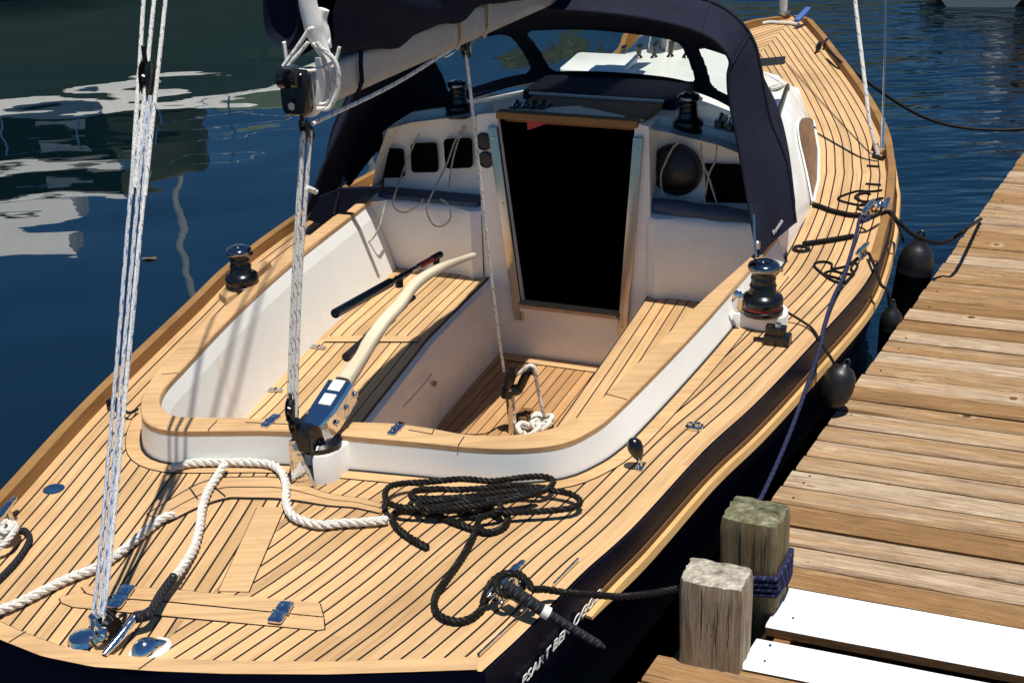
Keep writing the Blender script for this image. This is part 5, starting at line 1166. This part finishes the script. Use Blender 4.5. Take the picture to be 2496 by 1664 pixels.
# navy spring line: midship cleat to the rear post
mb = MB(); rr = .0082
sp = [WD(cN(700,690), .06), WD(cN(780,650), .07), WD(cN(690,620), .06), WD(cN(650,700), .07), WD(cN(640,760), .06), WD(cN(600,920), .055), WD(cN(540,1130), .05), WD(cN(470,1340), .05)]
sp += [WD(cG(850,740), .05), WD(cG(800,900), .04), WD(cG(785,990), .03)]
rp0 = W(cJ(715,500), .60)
mbp2 = W(cJ(660,1090), DZ)
s_end = WY(cJ(712,498), 4.05+.18)
l0 = sp[-1]; e0 = s_end
sp += [l0+(e0-l0)*f-ez*.05*math.sin(math.pi*f) for f in (.25, .5, .75)]+[e0]
mb.tube(catmull(sp, n=8), rr, 10); tag(obj('spring_line', mb, m_nrope), 'navy spring line running from the midship cleat down to the rear dock post', 'rope')
# line from the midship cleat to the dock
dk = [WD(cN(660,680), .06), WD(cN(800,640), .07), WD(cN(940,580), .06), WD(cN(1030,575), .06), WY(cN(1120,680), 6.25), WY(cG(1290,385), 6.3), WY(cG(1410,430), 6.35), WY(cG(1500,410), 6.4), WY(cG(1590,345), 6.45), W(cG(1660,300), DZ+.02)]
mb = MB(); mb.tube(catmull(dk, n=8), .0095, 10); tag(obj('breast_line', mb, m_krope), 'black breast line sagging from the midship cleat across the water to the dock edge', 'rope')
# bow line
b0 = WD(cD(700,320), .06); L0 = [b0, WD(cD(780,395), .05)]
bl_ = [cD(870,460), cD(960,530), cD(1060,600), cD(1200,690), cD(1330,755), cD(1480,800), cD(1640,822), cD(1800,828), cD(1950,822), cD(2150,800), cD(2500,720)]
ye = np.linspace(L0[1][1]-.05, 9.0, len(bl_)); mb = MB(); mb.tube(catmull(L0+[WY(p, y) for p, y in zip(bl_, ye)], n=6), .011, 8); tag(obj('bow_line', mb, m_krope), 'black bow line sagging over the blue water on the starboard side', 'rope')
# fender lines lying in loops on the side deck and down over the edge
def thin(pts, r=.0055, mat=None, up=.007): mb = MB(); mb.tube(catmull(deckline(pts, up), n=6), r, 6); return mb
m_thin = ropemat('thin_black_line', (.012, .011, .012))
f1 = thin([cN(930,310), cN(800,325), cN(650,320), cN(530,350), cN(415,395), cN(425,430), cN(540,465), cN(680,490), cN(790,470), cN(860,420), cN(940,405), cN(860,425), cN(780,440), cN(700,445), cN(610,400), cN(640,365), cN(740,345), cN(790,360), cN(700,340), cN(620,380), cN(690,440), cN(790,450), cN(760,520), cN(690,545), cN(640,520), cN(680,480), cN(770,480), cN(880,520)])
f1.tube(catmull([WD(cN(880,520), .007), WD(cN(960,570), .03), WD(cN(1040,600), .05), WD(cN(1120,720), -.01), WY(cN(1160,830), 6.2), WY(cN(1190,930), 6.2)], n=6), .007, 6)
tag(obj('fender_line', f1, m_thin), 'thin black fender line looped on the side deck above the midship cleat', 'rope')
f2 = thin([cN(770,1060), cN(690,1080), cN(600,1150), cN(510,1210), cN(400,1240), cN(330,1240), cN(330,1190), cN(260,1165), cN(160,1170), cN(120,1210), cN(200,1290), cN(310,1370), cN(410,1410), cN(500,1400), cN(590,1300), cN(640,1210), cN(600,1180), cN(560,1240), cN(590,1300), cN(500,1310), cN(330,1270), cN(240,1310), cN(330,1340), cN(430,1370), cN(490,1420), cN(560,1350), cN(600,1310)])
f2.tube(catmull([WD(cN(770,1060), .03), WD(cN(850,1240), .03), WD(cN(920,1440), .0), WY(cG(1150,690), 5.5), WY(cG(1160,770), 5.5)], n=6), .007, 6)
tag(obj('fender_line', f2, m_thin), 'thin black fender line looped on the side deck below the midship cleat', 'rope')
f3 = MB(); f3.tube(catmull(deckline([cG(585,798), cG(680,855), cG(740,900), cG(780,965)], [.05, .02, .012, .012])+[WY(cG(830,1040), 4.80), WY(cG(860,1090), 4.78)], n=6), .006, 6)
tag(obj('fender_line', f3, m_thin), 'thin black line from the starboard winch over the rail to the nearest fender', 'rope')
f4 = thin([cN(105,485), cN(180,500), cN(330,555), cN(480,590), cN(560,605), cN(690,610)], .013, None, .014); tag(obj('black_line', f4, m_thin), 'thick black line from the cabin side to the midship cleat', 'rope')
f5 = thin([cG(690,435), cG(760,425), cG(860,410), cG(960,392)], .013, None, .014); tag(obj('black_line', f5, m_thin), 'thick black line from the dodger foot ring to the midship cleat', 'rope')
# ------------------------------------------------------------------ fenders
def fender(c, r, L_, label, tilt=np.zeros(3), soft=False):
    ax = ez+tilt; ax /= np.linalg.norm(ax); th_ = thing('fender', label, 'fender', c-ax*L_/2, 'black fenders hung on the starboard side')
    mb = MB(); mb.lathe([(0, -.5*L_), (r*.4, -.48*L_), (r*.72, -.40*L_), (r*.93, -.24*L_), (r, -.04*L_), (r*.97, .12*L_), (r*.86, .28*L_), (r*.6, .40*L_), (r*.30, .45*L_), (r*.2, .5*L_), (0, .5*L_)] if soft else [(0, -.5*L_), (r*.5, -.49*L_), (r*.9, -.43*L_), (r, -.34*L_), (r, .10*L_), (r*1.025, .115*L_), (r*1.025, .125*L_), (r, .14*L_), (r, .20*L_), (r*.97, .26*L_), (r*.86, .33*L_), (r*.6, .39*L_), (r*.36, .43*L_), (r*.30, .50*L_), (0, .50*L_)], c, ax, 28)
    obj('fender_body', mb, m_rubber, th_)
    mb = MB(); e = c+ax*(.5*L_); mb.tube([e+r*.17*(math.cos(a)*es3+math.sin(a)*ax)+ax*r*.12 for a in np.linspace(0, 2*math.pi, 18)], r*.075, 8); obj('fender_eye', mb, m_rubber, th_)
def at_hull(s, off, z): q = along(1, s-.001, s+.001, 2, off, 0)[0]; q[2] = z; return q
def beside(px, off):           # the point on the photo ray that stands `off` outside the hull side
    best = None
    for s in np.linspace(1, 6, 400):
        q = at_hull(s, off, 0); w = WY(px, q[1]); e = abs(w[0]-q[0])
        if best is None or e < best[0]: best = (e, w)
    return best[1]
c1 = beside(cG(1292,545), .10); fender(c1-ez*.10, .088, .50, 'largest round-topped black fender, farthest forward between hull and dock', np.array([.1, 0, 0]))
c2 = beside(cG(1175,790), .08); fender(c2-ez*.14, .052, .34, 'small slim black fender hanging between the other two at mid hull')
c3 = beside(cG(878,1165), .10); fender(c3-ez*.035, .068, .19, 'dented black fender over the yellow rub rail, nearest the stern', np.array([.35, .1, 0]), True)
print('fenders', c1, c2, c3)
# ------------------------------------------------------------------ dock posts
def dockpost(base_px, dirs, h, sz, label, mats, chip=0.0, seed=0, rgh=.004):
    b_l, b_f, b_r = [W(p, DZ) for p in base_px]; X = b_f-b_l; Y = b_r-b_f
    sz = (np.linalg.norm(X), max(.12, np.linalg.norm(Y))); print('post', sz, ST(b_f)); w = sz[0]; X = X/np.linalg.norm(X); Y = np.cross(ez, X); Y = Y if Y@(b_r-b_f) > 0 else -Y
    Pc = b_f
    th_ = thing('dock_post', label, 'post', Pc-X*w/2+Y*sz[1]/2, 'mooring posts at the dock corner')
    mb = MB(); n = 14; rows = 26; rings = []; st = []
    for i in range(rows+1):
        z = -.55+(h+.55)*i/rows; ring_ = []
        u = (i/rows); tz = DZ+z
        base_c = np.array([Pc[0], Pc[1], 0])-X*w/2+Y*sz[1]/2
        k = 0
        for side_ in range(4):
            for j in range(n):
                f = -1+2*j/n; cr = .93
                x, y = [(f, -1), (1, f), (-f, 1), (-1, -f)][side_]
                rad = 1-.05*(abs(f) > .9)
                nx = mnoise.noise((x*3+seed, y*3, z*1.5)); ng = mnoise.noise((x*14+seed, y*14, z*1.2))
                rr_ = rad+rgh*1.2*nx/w*2+rgh*ng/w*2
                if z < .1 and chip: rr_ += chip*max(0, mnoise.noise((x*4, y*4, z*9)))*-.5
                top_in = 1.0 if i < rows else .95
                ring_.append(base_c+X*x*w/2*rr_*top_in+Y*y*sz[1]/2*rr_*top_in+ez*(tz+(0.008*mnoise.noise((x*2+seed, y*2, 3)) if i >= rows-1 else 0)))
                st.append((tz*1.0+seed, 200.5+seed+.45*mnoise.noise((x*1.5, y*1.5, seed)) if False else 3.0+seed+((side_*n+j)/(4*n))*.98))
        rings.append(ring_)
    mb.loft(rings, 0, True, False, st=st)
    tpz = rings[-1]; c_ = np.mean(tpz, axis=0)
    R1 = [c_+(p-c_)*.72+ez*(.008+.006*mnoise.noise(tuple(p*9))) for p in tpz]; R2 = [c_+(p-c_)*.35+ez*(.012+.006*mnoise.noise(tuple(p*13+1))) for p in tpz]
    b0_ = len(mb.v); mb.loft([tpz, R1, R2, [c_+(p-c_)*.02+ez*.012 for p in tpz]], 1, True, False)
    po = obj('post_timber', mb, mats, th_, smooth=50)
    global SZR; SZR = sz[1]; return th_, X, Y, Pc, w
thF = dockpost([cJ(248,1400), cJ(630,1478), cJ(705,1320)], None, .290, (.165, .13), 'front pale grey weathered post with bleached top at the dock corner', [m_post, m_end_pale], .10, 1.7, .005)
thR = dockpost([cJ(493,1040), cJ(835,1120), cJ(920,960)], None, .315, (.165, .13), 'rear greenish weathered post with navy rope wrapped round its foot', [m_post2, m_end_green], 0, 9.3, .004)
def cracks(th_, seed, mat):
    root, X, Y, Pc, w = th_; mb = MB(); r_ = random.Random(seed)
    for f in (.38, .62, .80):
        z0 = .29 if f == .38 or seed == 2 else .24; P = []
        for k in range(8): P.append(np.array([Pc[0], Pc[1], DZ])-X*w*(1-f)-Y*.0035+X*.003*mnoise.noise((k*.7, f*9, seed))+ez*(z0-k*.028*(1 if f < .7 else .8)))
        mb.tube(P, [.0006]+[.0012]*5+[.0009, .0004], 5)
    obj('drying_cracks', mb, m_dark, root)
cracks(thF, 1, m_dark); cracks(thR, 2, m_dark)
# navy rope wraps on the rear post
root, X, Y, Pc, w = thR; mb = MB(); cP = np.array([Pc[0], Pc[1], 0])-X*w/2+Y*SZR/2
hx, hy = w/2+.011, SZR/2+.011; path = []
for k in range(int(4.6*40)):
    a = 2*math.pi*k/40; ca, sa = math.cos(a), math.sin(a); m_ = max(abs(ca), abs(sa))**.85
    path.append(cP+X*hx*ca/m_+Y*hy*sa/m_+ez*(DZ+.05+.0195*(k/40)+.025*ca*.0+.022*(ca)))
mb.tube(path, .0095, 10); tag(obj('rope_wraps', mb, m_nrope), 'navy rope wound in turns around the foot of the rear post', 'rope')
# front corner of the dock: bearer under the front post
# ------------------------------------------------------------------ other craft, seen at the top edge and mirrored in the water
def hull_mb(o, d, L_, B_, h, mb=None, n=22, z0=-.05):
    mb = mb or MB(); d = np.array([d[0], d[1], 0.0]); d /= np.linalg.norm(d); s_ = np.cross(d, ez); rings = []
    for i in range(n+1):
        f = i/n; x = L_*(f-.5); wd = B_/2*(1-max(0, (f-.35)/.65)**2.2)*(.86+.14*min(1, f/.3))+.01; hh = h*(1+.25*max(0, (f-.4)/.6)**2)
        prof = [(-1, 1), (-.98, .82), (-.9, .45), (-.72, 0.12), (-.4, 0), (.4, 0), (.72, .12), (.9, .45), (.98, .82), (1, 1)]
        rings.append([o+d*(x+.25*max(0, f-.8)*q*L_*.2)+s_*wd*p+ez*(z0+hh*q) for p, q in prof])
    mb.loft(rings, 0, closed=False, caps=False); V = [r[0] for r in rings]+[r[-1] for r in rings[::-1]]
    mb.add(rings[0], [tuple(range(10))]); return mb, rings
# grey dinghy
o = W(cT(1620,75), .0); o = np.array([o[0]+.38, o[1]+1.2, 0]); din = thing('dinghy', 'small grey dinghy floating at the top right edge', 'dinghy', o)
mb, rg = hull_mb(o, (.25, 1.0), 2.6, 1.15, .36); obj('hull', mb, nm('grey_hull', (.20, .24, .27), .35)[0], din)
mb = MB(); mb.tube([r[0] for r in rg], .028, 8); mb.tube([r[-1] for r in rg], .028, 8); mb.tube([rg[0][k] for k in (0, -1)], .028, 8); obj('gunwale', mb, m_rubber, din)
mb = MB(); mb.add([r[1] for r in rg]+[r[-2] for r in rg], [(i, i+1, len(rg)+i+1, len(rg)+i) for i in range(len(rg)-1)]); obj('floor', mb, m_white, din)
mb = MB()
for f in (5, 11): mb.rbox(.5*(rg[f][0]+rg[f][-1])-ez*.06, (rg[f][-1]-rg[f][0])*.47, (rg[f+1][0]-rg[f][0])*.8, ez*.012, .2); 
obj('thwart', mb, m_teak, din)
o2 = o+np.array([2.05, .55, 0]); gb = thing('motor_boat', 'pale grey hulled boat moored beside the dinghy at the top right corner', 'boat', o2)
mb, rg = hull_mb(o2+np.array([.2, 2.0, 0]), (.15, 1.0), 6.0, 2.1, .9); obj('hull', mb, nm('pale_grey_hull', (.42, .44, .45), .3)[0], gb)
mb = MB(); mb.add([r[0] for r in rg]+[r[-1] for r in rg], [(i, i+1, len(rg)+i+1, len(rg)+i) for i in range(len(rg)-1)]); mb.rbox(o2+np.array([.35, 2.6, 1.35]), np.array([.7, 0, 0]), np.array([0, 1.1, 0]), ez*.45, .3); obj('cabin', mb, m_white, gb)
mb = MB(); mb.rbox(o2+np.array([.35, 2.6, 1.42]), np.array([.71, 0, 0]), np.array([0, .95, 0]), ez*.2, .3); obj('window', mb, m_glassd if 'm_glassd' in globals() else m_tint, gb)
# white piling with a stub of dock beyond the grey boat
o3 = np.array([5.62, 15.9, 0]); pil = thing('piling', 'short white painted piling at the right edge beyond the water', 'piling', o3)
mb = MB(); mb.lathe([(.09, -1), (.09, .86), (.085, .9), (.02, .93), (0, .93)], o3, ez, 20); obj('pile', mb, m_wpaint, pil)
mb = MB(); mb.lathe([(.096, -.2), (.096, .12), (.091, .13)], o3, ez, 20, caps=False); obj('waterline_band', mb, m_rubber, pil)
# large white motor cruiser across the fairway: just outside the frame, its mirror image fills the water on the left
oc = np.array([-6.6, 20.4, 0]); yc = thing('motor_cruiser', 'white motor cruiser moored across the fairway with a dark green boot stripe', 'boat', oc)
dcr = np.array([1.0, .16, 0]); dcr /= np.linalg.norm(dcr); scr = np.cross(dcr, ez)
m_gh = nm('grey_green_topsides', (.22, .30, .19), .35)[0]; m_dgreen = nm('dark_green_canvas', (.018, .034, .014), .7)[0]
mb, rg = hull_mb(oc, dcr, 12.5, 3.3, 1.35); 
for i, f in enumerate(mb.f):
    if max(mb.v[k][2] for k in f) < .42: mb.mi[i] = 1
obj('hull', mb, [m_gh, m_dgreen], yc)
mb = MB(); mb.loft([[r[0]-scr*.02, r[0]+ez*.30-scr*-.30, r[0]+ez*.30+scr*.35, r[0]+scr*.05] for r in rg]); mb.loft([[r[-1]+scr*.03, r[-1]+ez*.40-scr*.36, r[-1]+ez*.38-scr*.42, r[-1]-scr*.05] for r in rg]); mb.add([r[0] for r in rg]+[r[-1] for r in rg], [(i, i+1, len(rg)+i+1, len(rg)+i) for i in range(len(rg)-1)])  # white flanks sloped sunward, shaped to brighten the boat's reflection
obj('bulwark', mb, m_white, yc)
mb = MB(); mb.rbox(oc-dcr*1.5+ez*2.15, dcr*3.6, scr*1.2, ez*.62, .25); obj('canvas_enclosure', mb, m_dgreen, yc)
mb = MB(); mb.rbox(oc-dcr*2.3+ez*2.84, dcr*2.7, scr*1.25, ez*.08, .25); mb.loft([[oc+dcr*x+scr*1.62+ez*2.62, oc+dcr*x+scr*1.15+ez*2.95, oc+dcr*x+scr*1.0+ez*2.9, oc+dcr*x+scr*1.5+ez*2.58] for x in (-5.0, -3, -1, .9)]); mb.tube([oc-dcr*3.6+ez*2.9, oc-dcr*3.9+ez*4.2], .04, 8); obj('hardtop', mb, m_white, yc)  # sloped white lip shaped to whiten the reflection
mb = MB(); q_ = oc-dcr*1.4
mb.loft([[q_+dcr*x-scr*1.25+ez*2.95, q_+dcr*x-scr*.55+ez*3.75, q_+dcr*x+scr*.15+ez*3.85, q_+dcr*x+scr*1.25+ez*2.95] for x in (-2.4, -.6, .9, 1.5)]); obj('flybridge', mb, m_white, yc)  # sides sloped to catch sun and brighten the mirror image
for x, h in ((1.55, 9.0), (4.6, 5.5)):
    mb = MB(); mb.tube([oc+dcr*x+ez*1.3, oc+dcr*x+ez*h], .05, 8); obj('mast', mb, m_white, yc)
mb = MB(); mb.tube([oc+dcr*1.55+ez*2.6, oc-dcr*.9+ez*3.0], .09, 8); obj('mast_boom', mb, m_dgreen, yc)
mb = MB(); rr_ = random.Random(3)
for k in range(9):
    x = -4.8+1.05*k; mb.tube([oc+dcr*x+scr*1.25+ez*1.6, oc+dcr*x+scr*1.25+ez*2.15], .018, 6)
mb.tube([oc+dcr*x+scr*1.25+ez*2.15 for x in np.linspace(-4.8, 3.6, 9)], .016, 6); obj('guard_rail', mb, m_chrome, yc)
for k, (x, z, w) in enumerate(((-4.4, 2.3, .3), (-2.6, 2.0, .12), (-1.7, 2.35, .18), (.2, 2.1, .35), (1.1, 2.45, .1))):  # small pale clutter pieces added to speckle the reflection
    mb = MB(); mb.rbox(oc+dcr*x+scr*1.22+ez*z, dcr*w, scr*.02, ez*w*.6, .3); obj('deck_clutter', mb, m_white if k % 2 else m_gh, yc)
mb = MB(); mb.rbox(oc+dcr*3.4+ez*1.75, dcr*1.1, scr*.8, ez*.3, .3); obj('foredeck_locker', mb, m_gh, yc)
# a floating leaf
lf = W(cA(685,1187), .006); mb = MB(); P = [lf+np.array([.05*math.cos(a), .022*math.sin(a)*(1+.3*math.cos(a)), .004*math.sin(a*3)]) for a in np.linspace(0, 2*math.pi, 14, endpoint=False)]; mb.prism(P, ez*.003); tag(obj('leaf', mb, nm('dry_leaf', (.10, .085, .04), .6)[0]), 'brown leaf floating on the water left of the port winch', 'leaf')

o4 = np.array([7.0, 16.6, 0]); fd = thing('timber_pier', 'brown timber pier head standing in the water beyond the right edge', 'pier', o4)
mb = MB()
for k in range(7): mb.rbox(o4+np.array([0, -.55+.18*k, 1.05]), np.array([1.2, 0, 0]), np.array([0, .082, 0]), ez*.03, .1)
obj('pier_planks', mb, m_teak, fd)
for x, y in ((-1.0, -.5), (0, -.5), (1.0, -.5), (-1.0, .5), (1.0, .5)):
    mb = MB(); mb.lathe([(.10, -1), (.10, 1.02), (0, 1.02)], o4+np.array([x, y, 0]), ez, 12); obj('pier_pile', mb, m_dkteak, fd)
mb = MB(); mb.box(o4+np.array([0, -.62, .88]), np.array([1.2, 0, 0]), np.array([0, .03, 0]), ez*.12); obj('pier_fascia', mb, m_rail, fd)
